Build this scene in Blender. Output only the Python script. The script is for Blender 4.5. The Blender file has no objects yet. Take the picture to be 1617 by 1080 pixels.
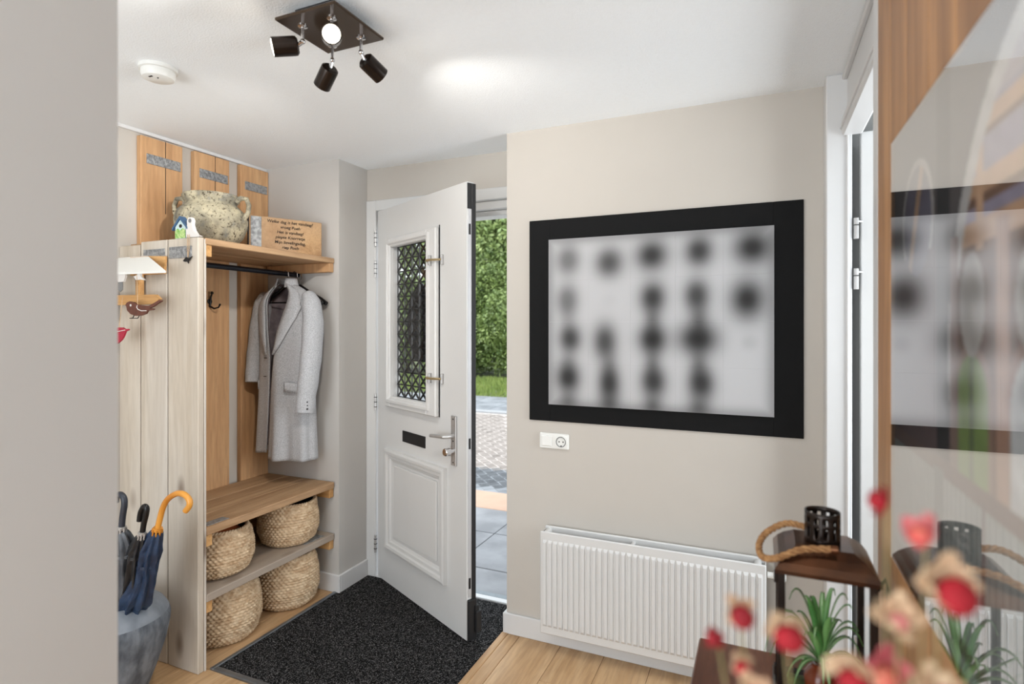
import bpy, bmesh, math, random
import numpy as np
from mathutils import Vector, Matrix, Euler

random.seed(7); RNG = np.random.default_rng(7)
scene = bpy.context.scene
COL = scene.collection
R = math.radians

# ------------------------------------------------------------------ camera
cam_d = bpy.data.cameras.new('camera'); cam = bpy.data.objects.new('camera', cam_d); COL.objects.link(cam)
cam.location = (0, 0, 1.47); cam.rotation_euler = (R(90), 0, R(23.71))
cam_d.sensor_width = 36; cam_d.lens = 20.0; cam_d.shift_y = -24 / 1617
cam_d.clip_start = 0.02; cam_d.clip_end = 200
cam_d.dof.use_dof = True; cam_d.dof.focus_distance = 2.55; cam_d.dof.aperture_fstop = 2.6
scene.camera = cam
# ------------------------------------------------------------------ sky, daylight, added fill, exposure
W = bpy.data.worlds.new('world'); scene.world = W; W.use_nodes = True
W.node_tree.nodes['Background'].inputs[0].default_value = (0.86, 0.93, 1.0, 1)
W.node_tree.nodes['Background'].inputs[1].default_value = 3.0
sun_d = bpy.data.lights.new('sun', 'SUN'); sun_d.energy = 2.5; sun_d.angle = R(20); sun_d.color = (1, .95, .86)
sun = bpy.data.objects.new('sun', sun_d); COL.objects.link(sun); sun.rotation_euler = (R(42), 0, R(-32))
def area(name, loc, rot, sx, sy, power, color):
    d = bpy.data.lights.new(name, 'AREA'); d.shape = 'RECTANGLE'; d.size = sx; d.size_y = sy; d.energy = power; d.color = color
    o = bpy.data.objects.new(name, d); COL.objects.link(o); o.location = loc; o.rotation_euler = rot; return o
area('back_fill', (-1.15, -1.42, 1.30), (R(112), 0, 0), 2.5, 2.0, 58, (.91, .965, 1))  # unseen fill added behind the camera, tilted up to brighten the ceiling
area('side_room_daylight', (1.46, 1.98, 1.35), (R(90), 0, R(90)), .80, 1.5, 38, (.92, .97, 1))
vs = scene.view_settings
vs.view_transform = 'Standard'; vs.look = 'None'; vs.exposure = -0.16; vs.gamma = 1.0; vs.use_curve_mapping = False

# ------------------------------------------------------------------ materials
def lin(c):
    return tuple(((x / 255) / 12.92 if x / 255 <= .04045 else ((x / 255 + .055) / 1.055) ** 2.4) for x in c) + (1,)
MATS = {}
def newmat(name):
    m = bpy.data.materials.new(name); m.use_nodes = True
    nt = m.node_tree; b = nt.nodes['Principled BSDF']
    MATS[name] = m
    return m, nt, b, nt.nodes, nt.links
def coords(N, L, scale, rnd=True):
    tc = N.new('ShaderNodeTexCoord'); mp = N.new('ShaderNodeMapping'); mp.inputs['Scale'].default_value = scale
    if rnd:
        oi = N.new('ShaderNodeObjectInfo'); mu = N.new('ShaderNodeVectorMath'); mu.operation = 'MULTIPLY_ADD'
        cx = N.new('ShaderNodeCombineXYZ')
        for i in range(3): L.new(oi.outputs['Random'], cx.inputs[i])
        mu.inputs[1].default_value = (13.7, 7.3, 5.1)
        L.new(cx.outputs[0], mu.inputs[0]); L.new(tc.outputs['Object'], mu.inputs[2]); L.new(mu.outputs[0], mp.inputs['Vector'])
    else:
        L.new(tc.outputs['Object'], mp.inputs['Vector'])
    return mp.outputs[0]
def noise(N, L, vec, scale, detail=3, rough=.5, dist=0):
    n = N.new('ShaderNodeTexNoise'); n.inputs['Scale'].default_value = scale; n.inputs['Detail'].default_value = detail
    n.inputs['Roughness'].default_value = rough; n.inputs['Distortion'].default_value = dist
    L.new(vec, n.inputs['Vector']); return n
def ramp(N, L, fac, stops):
    r = N.new('ShaderNodeValToRGB'); e = r.color_ramp.elements
    while len(e) < len(stops): e.new(.5)
    for i, (p, c) in enumerate(stops): e[i].position = p; e[i].color = c
    L.new(fac, r.inputs[0]); return r.outputs[0]
def bump(N, L, b, h, strength, dist):
    bp = N.new('ShaderNodeBump'); bp.inputs['Strength'].default_value = strength; bp.inputs['Distance'].default_value = dist
    L.new(h, bp.inputs['Height']); L.new(bp.outputs[0], b.inputs['Normal'])
def mix(N, L, fac, a, c, mode='MIX'):
    m = N.new('ShaderNodeMix'); m.data_type = 'RGBA'; m.blend_type = mode
    if hasattr(fac, 'links'): L.new(fac, m.inputs[0])
    else: m.inputs[0].default_value = fac
    for s, v in ((6, a), (7, c)):
        if hasattr(v, 'links'): L.new(v, m.inputs[s])
        else: m.inputs[s].default_value = v
    return m.outputs[2]
def plain(name, c, rough=.5, metal=0, var=.06, vs_=8, bstr=0, bscale=60, bdist=.002, spec=.5, c2=None, stretch=(1, 1, 1), rnd=True, lo=.35, hi=.65):
    m, nt, b, N, L = newmat(name)
    v = coords(N, L, stretch, rnd); n = noise(N, L, v, vs_, 4)
    a = lin(c); d = lin(c2) if c2 else tuple(x * (1 - var) for x in a[:3]) + (1,)
    L.new(ramp(N, L, n.outputs[0], [(lo, d), (hi, a)]), b.inputs['Base Color'])
    b.inputs['Roughness'].default_value = rough; b.inputs['Metallic'].default_value = metal; b.inputs['Specular IOR Level'].default_value = spec
    if bstr:
        bump(N, L, b, noise(N, L, v, bscale, 3).outputs[0], bstr, bdist)
    return m
def wood(name, c1, c2, knot=None, axis='Z', rough=.6, grain=1.0, bstr=.25, grey=None, fibre=.75):
    m, nt, b, N, L = newmat(name)
    st = {'X': (.09, 1, 1), 'Y': (1, .09, 1), 'Z': (1, 1, .09)}[axis]
    v = coords(N, L, tuple(s * grain for s in st))
    n1 = noise(N, L, v, 9, 6, .6, 1.2); n2 = noise(N, L, v, 85, 3, .6, .3); n3 = noise(N, L, v, 2.2, 2, .5, .5)
    base = ramp(N, L, n1.outputs[0], [(.3, lin(c2)), (.62, lin(c1))])
    fib = ramp(N, L, n2.outputs[0], [(.3, (.72, .7, .68, 1)), (.6, (1, 1, 1, 1))])
    col = mix(N, L, fibre, base, fib, 'MULTIPLY')
    if grey:
        gm = ramp(N, L, n3.outputs[0], [(.42, (0, 0, 0, 1)), (.66, (.75, .75, .75, 1))])
        col = mix(N, L, gm, col, lin(grey))
    if knot:
        st2 = {'X': (.45, 1, 1), 'Y': (1, .45, 1), 'Z': (1, 1, .45)}[axis]
        v2 = coords(N, L, st2); vo = N.new('ShaderNodeTexVoronoi'); vo.inputs['Scale'].default_value = 6.0 * grain
        L.new(v2, vo.inputs['Vector'])
        km = ramp(N, L, vo.outputs['Distance'], [(.05, (.75, .75, .75, 1)), (.16, (0, 0, 0, 1))])
        col = mix(N, L, km, col, lin(knot))
    L.new(col, b.inputs['Base Color']); b.inputs['Roughness'].default_value = rough
    b.inputs['Specular IOR Level'].default_value = .35
    bump(N, L, b, n2.outputs[0], bstr, .002)
    return m
def thin_glass(name, ior=1.5, tint=(1, 1, 1, 1), gain=1.0, boost=1.0):
    m, nt, b, N, L = newmat(name); N.remove(b)
    out = [n for n in N if n.type == 'OUTPUT_MATERIAL'][0]
    tr = N.new('ShaderNodeBsdfTransparent'); tr.inputs[0].default_value = tint
    gl = N.new('ShaderNodeBsdfGlossy'); gl.inputs['Roughness'].default_value = .0
    fr = N.new('ShaderNodeFresnel'); fr.inputs[0].default_value = ior
    ge = N.new('ShaderNodeNewGeometry'); s = N.new('ShaderNodeMath'); s.operation = 'SUBTRACT'; s.inputs[0].default_value = gain
    L.new(ge.outputs['Backfacing'], s.inputs[1]); s.use_clamp = True
    mu = N.new('ShaderNodeMath'); mu.operation = 'MULTIPLY'; mu.use_clamp = True
    L.new(fr.outputs[0], mu.inputs[0]); L.new(s.outputs[0], mu.inputs[1])
    bo = N.new('ShaderNodeMath'); bo.operation = 'MULTIPLY'; bo.use_clamp = True; bo.inputs[1].default_value = boost; L.new(mu.outputs[0], bo.inputs[0])
    mx = N.new('ShaderNodeMixShader'); L.new(bo.outputs[0], mx.inputs[0]); L.new(tr.outputs[0], mx.inputs[1]); L.new(gl.outputs[0], mx.inputs[2])
    L.new(mx.outputs[0], out.inputs[0]); return m
def emit(name, c, s):
    m, nt, b, N, L = newmat(name)
    b.inputs['Base Color'].default_value = (1, 1, 1, 1); b.inputs['Emission Color'].default_value = c; b.inputs['Emission Strength'].default_value = s
    return m
def printed(name, rough=.55):
    m, nt, b, N, L = newmat(name); a = N.new('ShaderNodeAttribute'); a.attribute_name = 'print'
    L.new(a.outputs['Color'], b.inputs['Base Color']); b.inputs['Roughness'].default_value = rough; b.inputs['Specular IOR Level'].default_value = .2
    return m

M = {}
M['wall'] = plain('wall_paint', (195, 189, 181), .85, var=.015, bstr=.12, bscale=260, bdist=.001, rnd=False)
M['wallgrey'] = plain('pier_paint', (196, 193, 189), .85, var=.015, bstr=.12, bscale=260, bdist=.001, rnd=False)
M['hallwall'] = plain('hall_paint', (208, 207, 205), .8, var=.01, bstr=.08, bscale=200, bdist=.001, rnd=False)
M['ceil'] = plain('ceiling_plaster', (247, 251, 254), .9, var=.015, vs_=60, bstr=.6, bscale=170, bdist=.003, rnd=False)
M['white'] = plain('white_lacquer', (212, 212, 211), .35, var=.015)
M['trim'] = plain('white_trim', (216, 216, 216), .4, var=.01)
M['floor'] = wood('oak_floor', (205, 170, 130), (178, 140, 98), (150, 110, 72), 'Y', .42, .8, .1)
M['sub'] = plain('subfloor', (90, 75, 60), .9)
M['mat'] = plain('mat_pile', (150, 148, 148), .98, c2=(12, 12, 13), vs_=230, bstr=1.0, bscale=210, bdist=.006, spec=.1, rnd=False, lo=.51, hi=.78)
M['alu'] = plain('brushed_aluminium', (140, 146, 152), .38, metal=.8, var=.15, vs_=20)
M['steel'] = plain('brushed_steel', (190, 189, 188), .35, metal=.6, var=.08, vs_=30)
M['palesteel'] = plain('pale_steel', (190, 190, 192), .4, metal=.25, var=.05)
M['chrome'] = plain('chrome', (220, 220, 222), .1, metal=1, var=.02)
M['brass'] = plain('brass', (196, 176, 136), .3, metal=.8)
M['black'] = plain('black_paint', (15, 15, 16), .75, var=.1, vs_=30, spec=.2)
M['blackmetal'] = plain('black_metal', (20, 20, 22), .35, metal=.3)
M['rubber'] = plain('black_rubber', (18, 18, 20), .6)
M['navyrail'] = plain('rail_metal', (18, 21, 30), .3, metal=.3)
M['palewood'] = wood('pale_scaffold_wood', (204, 194, 180), (182, 168, 150), (116, 98, 84), 'Z', .7, .8, .3, grey=(204, 199, 192), fibre=.4)
M['orangewood'] = wood('warm_scaffold_wood', (212, 170, 126), (190, 144, 102), (120, 82, 54), 'Z', .65, .6, .25)
M['benchwood'] = wood('weathered_bench_wood', (194, 160, 124), (152, 116, 82), (92, 66, 46), 'Y', .65, .9, .3, fibre=.6)
M['shelfwood'] = wood('weathered_shelf_wood', (182, 156, 126), (146, 120, 94), (92, 74, 58), 'Y', .65, .8, .4, grey=(168, 158, 148))
M['endgrain'] = wood('batten_wood', (214, 168, 112), (188, 140, 86), None, 'X', .65, 1, .2)
M['signwood'] = wood('sign_wood', (198, 160, 116), (166, 124, 82), (110, 76, 50), 'Y', .65, 1.2, .25, grey=(178, 150, 122))
M['zinc'] = plain('embossed_zinc', (172, 174, 176), .4, metal=.5, c2=(126, 128, 130), vs_=70, bstr=1.0, bscale=150, bdist=.004)
M['walnut'] = wood('walnut', (120, 76, 54), (88, 52, 36), None, 'Y', .3, 1.6, .1)
M['cladwood'] = wood('cladding_wood', (184, 136, 90), (142, 102, 68), None, 'Z', .5, .6, .15)
M['basket'] = plain('seagrass', (218, 194, 162), .8, c2=(182, 152, 118), vs_=30, bstr=.5, bscale=130, bdist=.002, stretch=(1, 1, 1.6))
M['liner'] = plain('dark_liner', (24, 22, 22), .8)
M['leather'] = plain('tan_leather', (176, 92, 48), .45, var=.2, vs_=14)
M['vase'] = plain('grey_earthenware', (118, 124, 132), .7, c2=(70, 76, 84), vs_=22, bstr=.7, bscale=50, bdist=.006, stretch=(1, 1, .5))
M['vaserim'] = plain('grey_glaze', (128, 134, 142), .6, c2=(104, 110, 118), vs_=12)
def potmat():
    m, nt, b, N, L = newmat('aged_stone')
    v = coords(N, L, (1, 1, 1), False); n = noise(N, L, v, 13, 5, .65); s = noise(N, L, v, 75, 4, .7)
    c = ramp(N, L, n.outputs[0], [(.30, lin((128, 134, 134))), (.45, lin((172, 164, 142))), (.62, lin((198, 188, 160)))])
    k = ramp(N, L, s.outputs[0], [(.36, (1, 1, 1, 1)), (.45, (0, 0, 0, 1))])
    d = ramp(N, L, noise(N, L, v, 7, 4, .6).outputs[0], [(.40, (.6, .6, .6, 1)), (.56, (0, 0, 0, 1))])
    c = mix(N, L, k, c, lin((72, 62, 46))); c = mix(N, L, d, c, lin((104, 98, 84)))
    L.new(c, b.inputs['Base Color']); b.inputs['Roughness'].default_value = .95; bump(N, L, b, s.outputs[0], .9, .006); return m
M['pot'] = potmat()
M['wool'] = plain('grey_wool', (196, 197, 200), .95, c2=(160, 161, 164), vs_=260, bstr=.5, bscale=320, bdist=.002, spec=.1)
M['lining'] = plain('mauve_lining', (138, 126, 128), .45, c2=(98, 88, 92), vs_=14)
M['navy'] = plain('navy_nylon', (40, 62, 92), .5, c2=(24, 40, 64), vs_=18, bstr=.3, bscale=30, bdist=.004)
M['blackcloth'] = plain('black_nylon', (42, 43, 46), .5, c2=(24, 25, 28), vs_=18)
M['greycloth'] = plain('grey_nylon', (96, 100, 106), .45, c2=(66, 70, 76), vs_=18)
M['honey'] = plain('honey_wood', (216, 150, 62), .3, c2=(194, 124, 42), vs_=10, stretch=(1, 1, .3))
M['darkgrip'] = plain('dark_grip', (44, 48, 58), .4)
M['rustbrown'] = plain('rust_brown', (104, 60, 46), .7, var=.25, vs_=40)
M['red'] = plain('crimson', (168, 26, 56), .55)
M['ceramic'] = plain('white_ceramic', (226, 222, 218), .35)
M['blueroof'] = plain('blue_paint', (62, 96, 132), .5)
M['greenpaint'] = plain('green_leaf_paint', (196, 214, 150), .5, c2=(104, 168, 62), vs_=90)
M['paleblue'] = plain('pale_blue_paint', (206, 226, 226), .5)
M['string'] = plain('twine', (196, 166, 132), .9)
M['plastic'] = plain('white_plastic', (232, 232, 228), .35, var=.01)
M['greyplastic'] = plain('grey_plastic', (120, 120, 120), .4)
M['paper'] = plain('white_board_edge', (232, 232, 232), .6, var=.01)
M['print'] = printed('tile_print'); M['photo'] = printed('photo_print', .6)
M['pane'] = thin_glass('clear_pane', 1.5)
M['printglass'] = thin_glass('print_glass', 2.5, boost=2.1)
M['bronze'] = plain('aged_bronze', (116, 76, 50), .22, metal=.75, c2=(64, 42, 30), vs_=9)
M['darkbronze'] = plain('dark_bronze', (54, 44, 38), .25, metal=.6, c2=(36, 29, 25), vs_=12)
M['smokeplate'] = plain('smoked_plate', (78, 64, 52), .15, metal=.5, var=.1)
M['rope'] = plain('rope_fibre', (178, 134, 88), .9, c2=(138, 96, 58), vs_=90, bstr=.5, bscale=200, bdist=.001)
M['leaf'] = plain('spider_leaf', (116, 158, 92), .4, c2=(66, 116, 56), vs_=14)
M['leafpale'] = plain('spider_leaf_stripe', (176, 196, 150), .4)
M['green_reflection'] = plain('green_reflection', (78, 96, 34), .9, c2=(30, 36, 18), vs_=20, bstr=.6, bscale=70, bdist=.004)  # green tone painted for the plant mirrored in the lantern base
M['terra'] = plain('brown_glazed_pot', (112, 52, 30), .2)
M['bract'] = plain('cream_bract', (214, 190, 156), .8, c2=(198, 160, 128), vs_=40)
M['bractpink'] = plain('pink_bract', (206, 130, 126), .8, c2=(190, 70, 84), vs_=40)
M['floret'] = plain('red_floret', (158, 10, 28), .8, c2=(120, 6, 20), vs_=60)
M['floretorange'] = plain('orange_floret', (204, 120, 96), .7, c2=(196, 70, 66), vs_=60)
M['stem'] = plain('dry_stem', (172, 150, 108), .8, c2=(120, 122, 74), vs_=20)
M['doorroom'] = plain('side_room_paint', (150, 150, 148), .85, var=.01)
M['porch'] = plain('porch_tile', (142, 143, 146), .55, c2=(120, 121, 124), vs_=5)
M['peach'] = plain('peach_kerb', (178, 148, 128), .8, var=.06)
M['pavered'] = plain('street_paver', (182, 174, 168), .9, c2=(168, 160, 154), vs_=3)
M['pavegrey'] = plain('grey_paver', (132, 136, 140), .9, c2=(104, 108, 112), vs_=3)
M['kerb'] = plain('kerb_stone', (150, 152, 154), .9)
M['joint'] = plain('joint_sand', (96, 88, 80), .95)
M['grass'] = plain('grass_blades', (122, 138, 66), .8, c2=(86, 108, 44), vs_=3, rnd=False)
M['earth'] = plain('lawn_soil', (92, 100, 54), .95, c2=(70, 84, 40), vs_=2)
def leafmat(name, c1, c2):
    m, nt, b, N, L = newmat(name)
    v = coords(N, L, (1, 1, 1), False); n = noise(N, L, v, 3.0, 5, .7)
    L.new(ramp(N, L, n.outputs[0], [(.35, lin(c2)), (.65, lin(c1))]), b.inputs['Base Color']); b.inputs['Roughness'].default_value = .5
    return m
M['hedge'] = leafmat('hedge_leaves', (134, 152, 84), (70, 94, 46))
M['tree'] = leafmat('tree_leaves', (166, 180, 112), (104, 130, 76))
M['bark'] = plain('bark', (84, 70, 56), .9)
M['bulb'] = emit('lit_bulb', (1, .9, .74, 1), 22)
M['ink'] = plain('black_ink', (36, 26, 20), .7)

# ------------------------------------------------------------------ mesh helpers
class MB:
    def __init__(s): s.bm = bmesh.new()
    def _add(s, b2, mtx=None):
        if mtx is not None: b2.transform(mtx)
        me = bpy.data.meshes.new('t'); b2.to_mesh(me); b2.free(); s.bm.from_mesh(me); bpy.data.meshes.remove(me); return s
    def box(s, x0, x1, y0, y1, z0, z1, bev=0, mtx=None, seg=1):
        b = bmesh.new(); bmesh.ops.create_cube(b, size=1)
        for v in b.verts:
            v.co = Vector((x0 + (v.co.x + .5) * (x1 - x0), y0 + (v.co.y + .5) * (y1 - y0), z0 + (v.co.z + .5) * (z1 - z0)))
        if bev: bmesh.ops.bevel(b, geom=b.edges[:], offset=bev, segments=seg, affect='EDGES', profile=.5)
        return s._add(b, mtx)
    def tube(s, pts, r, n=10, cap=True, squash=None):
        pts = [Vector(p) for p in pts]; rs = r if isinstance(r, (list, tuple)) else [r] * len(pts)
        bm = s.bm; rings = []
        t0 = (pts[1] - pts[0]).normalized()
        ref = Vector((0, 0, 1)) if abs(t0.z) < .9 else Vector((1, 0, 0))
        u = t0.cross(ref).normalized()
        for i, p in enumerate(pts):
            t = (pts[min(i + 1, len(pts) - 1)] - pts[max(i - 1, 0)]).normalized()
            u = (u - t * u.dot(t)).normalized(); w = t.cross(u)
            ring = []
            for k in range(n):
                a = 2 * math.pi * k / n
                d = u * math.cos(a) + w * math.sin(a)
                if squash: d = Vector((d.x * squash[0], d.y * squash[1], d.z * squash[2]))
                ring.append(bm.verts.new(p + d * rs[i]))
            rings.append(ring)
        for a, b in zip(rings, rings[1:]):
            for k in range(n): bm.faces.new((a[k], a[(k + 1) % n], b[(k + 1) % n], b[k]))
        if cap:
            bm.faces.new(rings[0][::-1]); bm.faces.new(rings[-1])
        return s
    def lathe(s, prof, c=(0, 0, 0), n=32, mtx=None, capends=False):
        b = bmesh.new(); rings = []
        for r, z in prof:
            rings.append([b.verts.new((r * math.cos(2 * math.pi * k / n), r * math.sin(2 * math.pi * k / n), z)) for k in range(n)])
        for p, q in zip(rings, rings[1:]):
            for k in range(n): b.faces.new((p[k], p[(k + 1) % n], q[(k + 1) % n], q[k]))
        if capends:
            b.faces.new(rings[0][::-1]); b.faces.new(rings[-1])
        m = Matrix.Translation(c) if mtx is None else mtx
        return s._add(b, m)
    def prism(s, poly, y0, y1, flip=False):           # polygon in (x, z), extruded along y
        bm = s.bm
        a = [bm.verts.new((x, y0, z)) for x, z in poly]; b = [bm.verts.new((x, y1, z)) for x, z in poly]
        bm.faces.new(a); bm.faces.new(b[::-1])
        n = len(poly)
        for i in range(n): bm.faces.new((a[i], b[i], b[(i + 1) % n], a[(i + 1) % n]))
        return s
    def hexa(s, p):                                    # 8 corners: bottom 4, top 4
        v = [s.bm.verts.new(q) for q in p]
        for f in ((3, 2, 1, 0), (4, 5, 6, 7), (0, 1, 5, 4), (1, 2, 6, 5), (2, 3, 7, 6), (3, 0, 4, 7)): s.bm.faces.new([v[i] for i in f])
        return s
    def sphere(s, c, rx, ry=None, rz=None, n=16, m=10, mtx=None):
        ry = ry or rx; rz = rz or rx
        b = bmesh.new(); bmesh.ops.create_uvsphere(b, u_segments=n, v_segments=m, radius=1)
        t = Matrix.Translation(c) @ (mtx or Matrix.Identity(4)) @ Matrix.Diagonal((rx, ry, rz, 1))
        return s._add(b, t)
    def grid(s, fn, nu, nv, closed_u=False):
        bm = s.bm; V = [[bm.verts.new(fn(i / (nu if closed_u else nu - 1), j / (nv - 1))) for i in range(nu)] for j in range(nv)]
        for j in range(nv - 1):
            for i in range(nu if closed_u else nu - 1):
                k = (i + 1) % nu
                bm.faces.new((V[j][i], V[j][k], V[j + 1][k], V[j + 1][i]))
        return s
WO = {}
def setp(o, label=None, cat=None, group=None, kind=None):
    if label: o['label'] = label
    if cat: o['category'] = cat
    if group: o['group'] = group
    if kind: o['kind'] = kind
    return o
def obj(name, mb, mat, parent=None, smooth=35, origin=None, solid=0, label=None, kind=None, sub=0, fix=True):
    bm = mb.bm
    if fix: bmesh.ops.recalc_face_normals(bm, faces=bm.faces[:])
    me = bpy.data.meshes.new(name)
    co = [v.co for v in bm.verts]
    lo = Vector((min(c.x for c in co), min(c.y for c in co), min(c.z for c in co))); hi = Vector((max(c.x for c in co), max(c.y for c in co), max(c.z for c in co)))
    c = Vector(origin) if origin is not None else (lo + hi) / 2
    if parent is None and origin is None: c.z = lo.z
    for v in bm.verts: v.co -= c
    bm.to_mesh(me); bm.free()
    if smooth:
        for p in me.polygons: p.use_smooth = True
        if smooth < 180: me.set_sharp_from_angle(angle=R(smooth))
    me.materials.append(M[mat] if isinstance(mat, str) else mat)
    o = bpy.data.objects.new(name, me); COL.objects.link(o)
    if parent is not None:
        o.parent = parent; o.location = c - WO[parent.name]
    else:
        o.location = c
    WO[o.name] = c.copy()
    if solid:
        sm = o.modifiers.new('thickness', 'SOLIDIFY'); sm.thickness = solid; sm.offset = 0
    if sub:
        sm = o.modifiers.new('subdivision', 'SUBSURF'); sm.levels = sub; sm.render_levels = sub
    if label: o['label'] = label
    if kind: o['kind'] = kind
    return o
def thing(name, loc, label, cat, group=None, kind=None, rz=0, local=False):
    o = bpy.data.objects.new(name, None); COL.objects.link(o); o.empty_display_size = .05
    o.location = loc; o.rotation_euler = (0, 0, rz); WO[o.name] = Vector((0, 0, 0)) if local else Vector(loc)
    return setp(o, label, cat, group, kind)
def dupe(src, parent, loc):                             # loc in world (or root-local) space
    o = src.copy(); COL.objects.link(o); o.parent = parent; o.location = Vector(loc) - (WO[parent.name] if parent else Vector())
    WO[o.name] = Vector(loc); return o
def bx(name, dims, mat, parent=None, bev=0, **k):
    return obj(name, MB().box(*dims, bev=bev), mat, parent, **k)
def struct(name, dims, mat, label, bev=0):
    o = bx(name, dims, mat, None, bev); return setp(o, label, None, None, 'structure')
def align(p, d, up=(0, 0, 1)):                          # matrix taking +Z to direction d at p
    return Matrix.Translation(p) @ Vector(d).normalized().to_track_quat('Z', 'Y').to_matrix().to_4x4()
def color_grid(mb, fn):
    """after obj(): write 'print' colour from world vertex position"""
    o = mb; me = o.data; c = WO[o.name]
    at = me.color_attributes.new('print', 'FLOAT_COLOR', 'POINT')
    buf = np.empty(len(me.vertices) * 3); me.vertices.foreach_get('co', buf); P = buf.reshape(-1, 3) + np.array(c)
    out = np.ones((len(P), 4)); out[:, :3] = fn(P); at.data.foreach_set('color', out.ravel())

# ------------------------------------------------------------------ the room
H = 2.40
flo = struct('floor', (-2.8, 1.6, -1.4, 2.75, -.12, -.018), 'sub', 'oak plank floor of the entrance hall')
cuts = {}
x0 = -1.053 - .2045 * 8
k = 0
fx = x0 - .2045
while fx < .32:
    a, b = max(fx, -2.7), min(fx + .2045, .30)
    if b - a > .01:
        segs = [(-1.3, 2.5)]
        inmat = a >= -2.16 - .05 and b <= -1.118
        if inmat and a >= -2.16: segs = [(-1.3, 1.712)]
        for (ya, yb) in segs:
            y = ya; r = random.Random(k * 3 + 1); first = True
            while y < yb - .01:
                ln = r.uniform(.3, 1.2) if first else 1.6; first = False
                ye = min(y + ln, yb)
                if yb - ye < .25: ye = yb
                if b > -2.16 and a < -2.16:          # board cut by the mat well
                    if ye > 1.712 and y < 1.712:
                        bx('floor_plank', (a + .0008, b - .0008, y + .0008, 1.712, -.018, 0), 'floor', flo, .0012); y = 1.712; continue
                    if y >= 1.712:
                        bx('floor_plank', (a + .0008, -2.168, y, ye, -.018, 0), 'floor', flo, .0012); y = ye; continue
                if b > -1.118 and a < -1.118 and a > -1.4:
                    if ye > 1.712 and y < 1.712:
                        bx('floor_plank', (a + .0008, b - .0008, y + .0008, 1.712, -.018, 0), 'floor', flo, .0012); y = 1.712; continue
                    if y >= 1.712:
                        bx('floor_plank', (-1.113, b - .0008, y, ye, -.018, 0), 'floor', flo, .0012); y = ye; continue
                bx('floor_plank', (a + .0008, b - .0008, y + .0008, ye - .0008, -.018, 0), 'floor', flo, .0012)
                y = ye
    fx += .2045; k += 1
bx('floor_strip', (-1.145, -1.113, 1.712, 2.49, -.018, .004), 'floor', flo, .002, label='pale wooden threshold strip beside the mat')

struct('ceiling', (-2.8, 1.6, -1.4, 2.96, H, H + .1), 'ceil', 'white textured plaster ceiling')
struct('wall_left', (-2.8, -2.70, -1.4, 2.96, 0, H), 'wall', 'beige painted wall behind the coat rack')
struct('wall_pier', (-2.70, -2.145, 2.50, 2.96, 0, H), 'wallgrey', 'painted wall pier between coat rack and front door')
struct('wall_front', (-1.125, .30, 2.50, 2.86, 0, H), 'wall', 'beige painted wall with black framed picture and radiator')
struct('wall_lintel', (-2.145, -1.125, 2.745, 2.96, 2.213, H), 'wall', 'beige wall strip above the front door')
struct('wall_right', (.24, .34, -1.4, 1.50, 0, H), 'wall', 'right hand wall behind the wooden planks')
struct('wall_near', (-1.02, -.90, -.35, .553, 0, H), 'hallwall', 'pale grey wall end close to the camera')
wb = thing('wall_back', (-1.15, -1.35, 0), 'wall behind the camera around the added fill light opening', None, None, 'structure')
bx('wall_section', (-2.7, -2.42, -1.4, -1.3, 0, H), 'wall', wb); bx('wall_section', (.12, .24, -1.4, -1.3, 0, H), 'wall', wb)
bx('wall_section', (-2.42, .12, -1.4, -1.3, 0, .28), 'wall', wb); bx('wall_section', (-2.42, .12, -1.4, -1.3, 2.32, H), 'wall', wb)
w1 = thing('fill_frame', (-1.15, -1.35, .28), 'added white frame behind the camera around the fill light', None, None, 'structure')  # unseen frame added to carry the fill light
for dm in ((-2.42, -2.36, -1.38, -1.32, .28, 2.32), (.06, .12, -1.38, -1.32, .28, 2.32), (-2.36, .06, -1.38, -1.32, .28, .34), (-2.36, .06, -1.38, -1.32, 2.26, 2.32)):
    bx('window_frame', dm, 'trim', w1, .004)
# side room glimpsed through the doorway on the right
struct('wall_side_room', (.30, 1.6, 2.50, 2.60, 0, H), 'doorroom', 'grey wall of the room beyond the side door')
we = thing('wall_side_room_end', (1.55, .5, 0), 'far wall of the room beyond the side door', None, None, 'structure')
for dm in ((1.5, 1.6, -1.4, 1.54, 0, H), (1.5, 1.6, 2.42, 2.5, 0, H), (1.5, 1.6, 1.54, 2.42, 0, .58), (1.5, 1.6, 1.54, 2.42, 2.12, H)): bx('wall_section', dm, 'doorroom', we)
w2 = thing('window_2', (1.55, 1.98, .58), 'window of the room beyond the side door', None, None, 'structure')
for dm in ((1.52, 1.57, 1.54, 1.59, .58, 2.12), (1.52, 1.57, 2.37, 2.42, .58, 2.12), (1.52, 1.57, 1.59, 2.37, .58, .63), (1.52, 1.57, 1.59, 2.37, 2.07, 2.12)): bx('window_frame', dm, 'trim', w2, .004)
struct('wall_side_room_near', (.34, 1.5, -1.4, -1.3, 0, H), 'doorroom', 'near wall of the room beyond the side door')

# baseboards
bb = thing('baseboard_pier', (-2.4, 2.49, 0), 'white baseboard around the pier by the door', None, None, 'structure')
bx('board', (-2.70, -2.130, 2.485, 2.50, 0, .098), 'trim', bb, .003); bx('board', (-2.145, -2.130, 2.5, 2.735, 0, .098), 'trim', bb, .003)
bb = thing('baseboard_front', (-.5, 2.49, 0), 'white baseboard under the radiator wall', None, None, 'structure')
bx('board', (-1.14, .218, 2.485, 2.50, 0, .098), 'trim', bb, .003); bx('board', (-1.14, -1.125, 2.5, 2.74, 0, .098), 'trim', bb, .003)
struct('trim_1', (-2.70, -2.682, 1.0, 2.5, 2.385, 2.40), 'trim', 'thin white cornice strip above the wooden boards')

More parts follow.
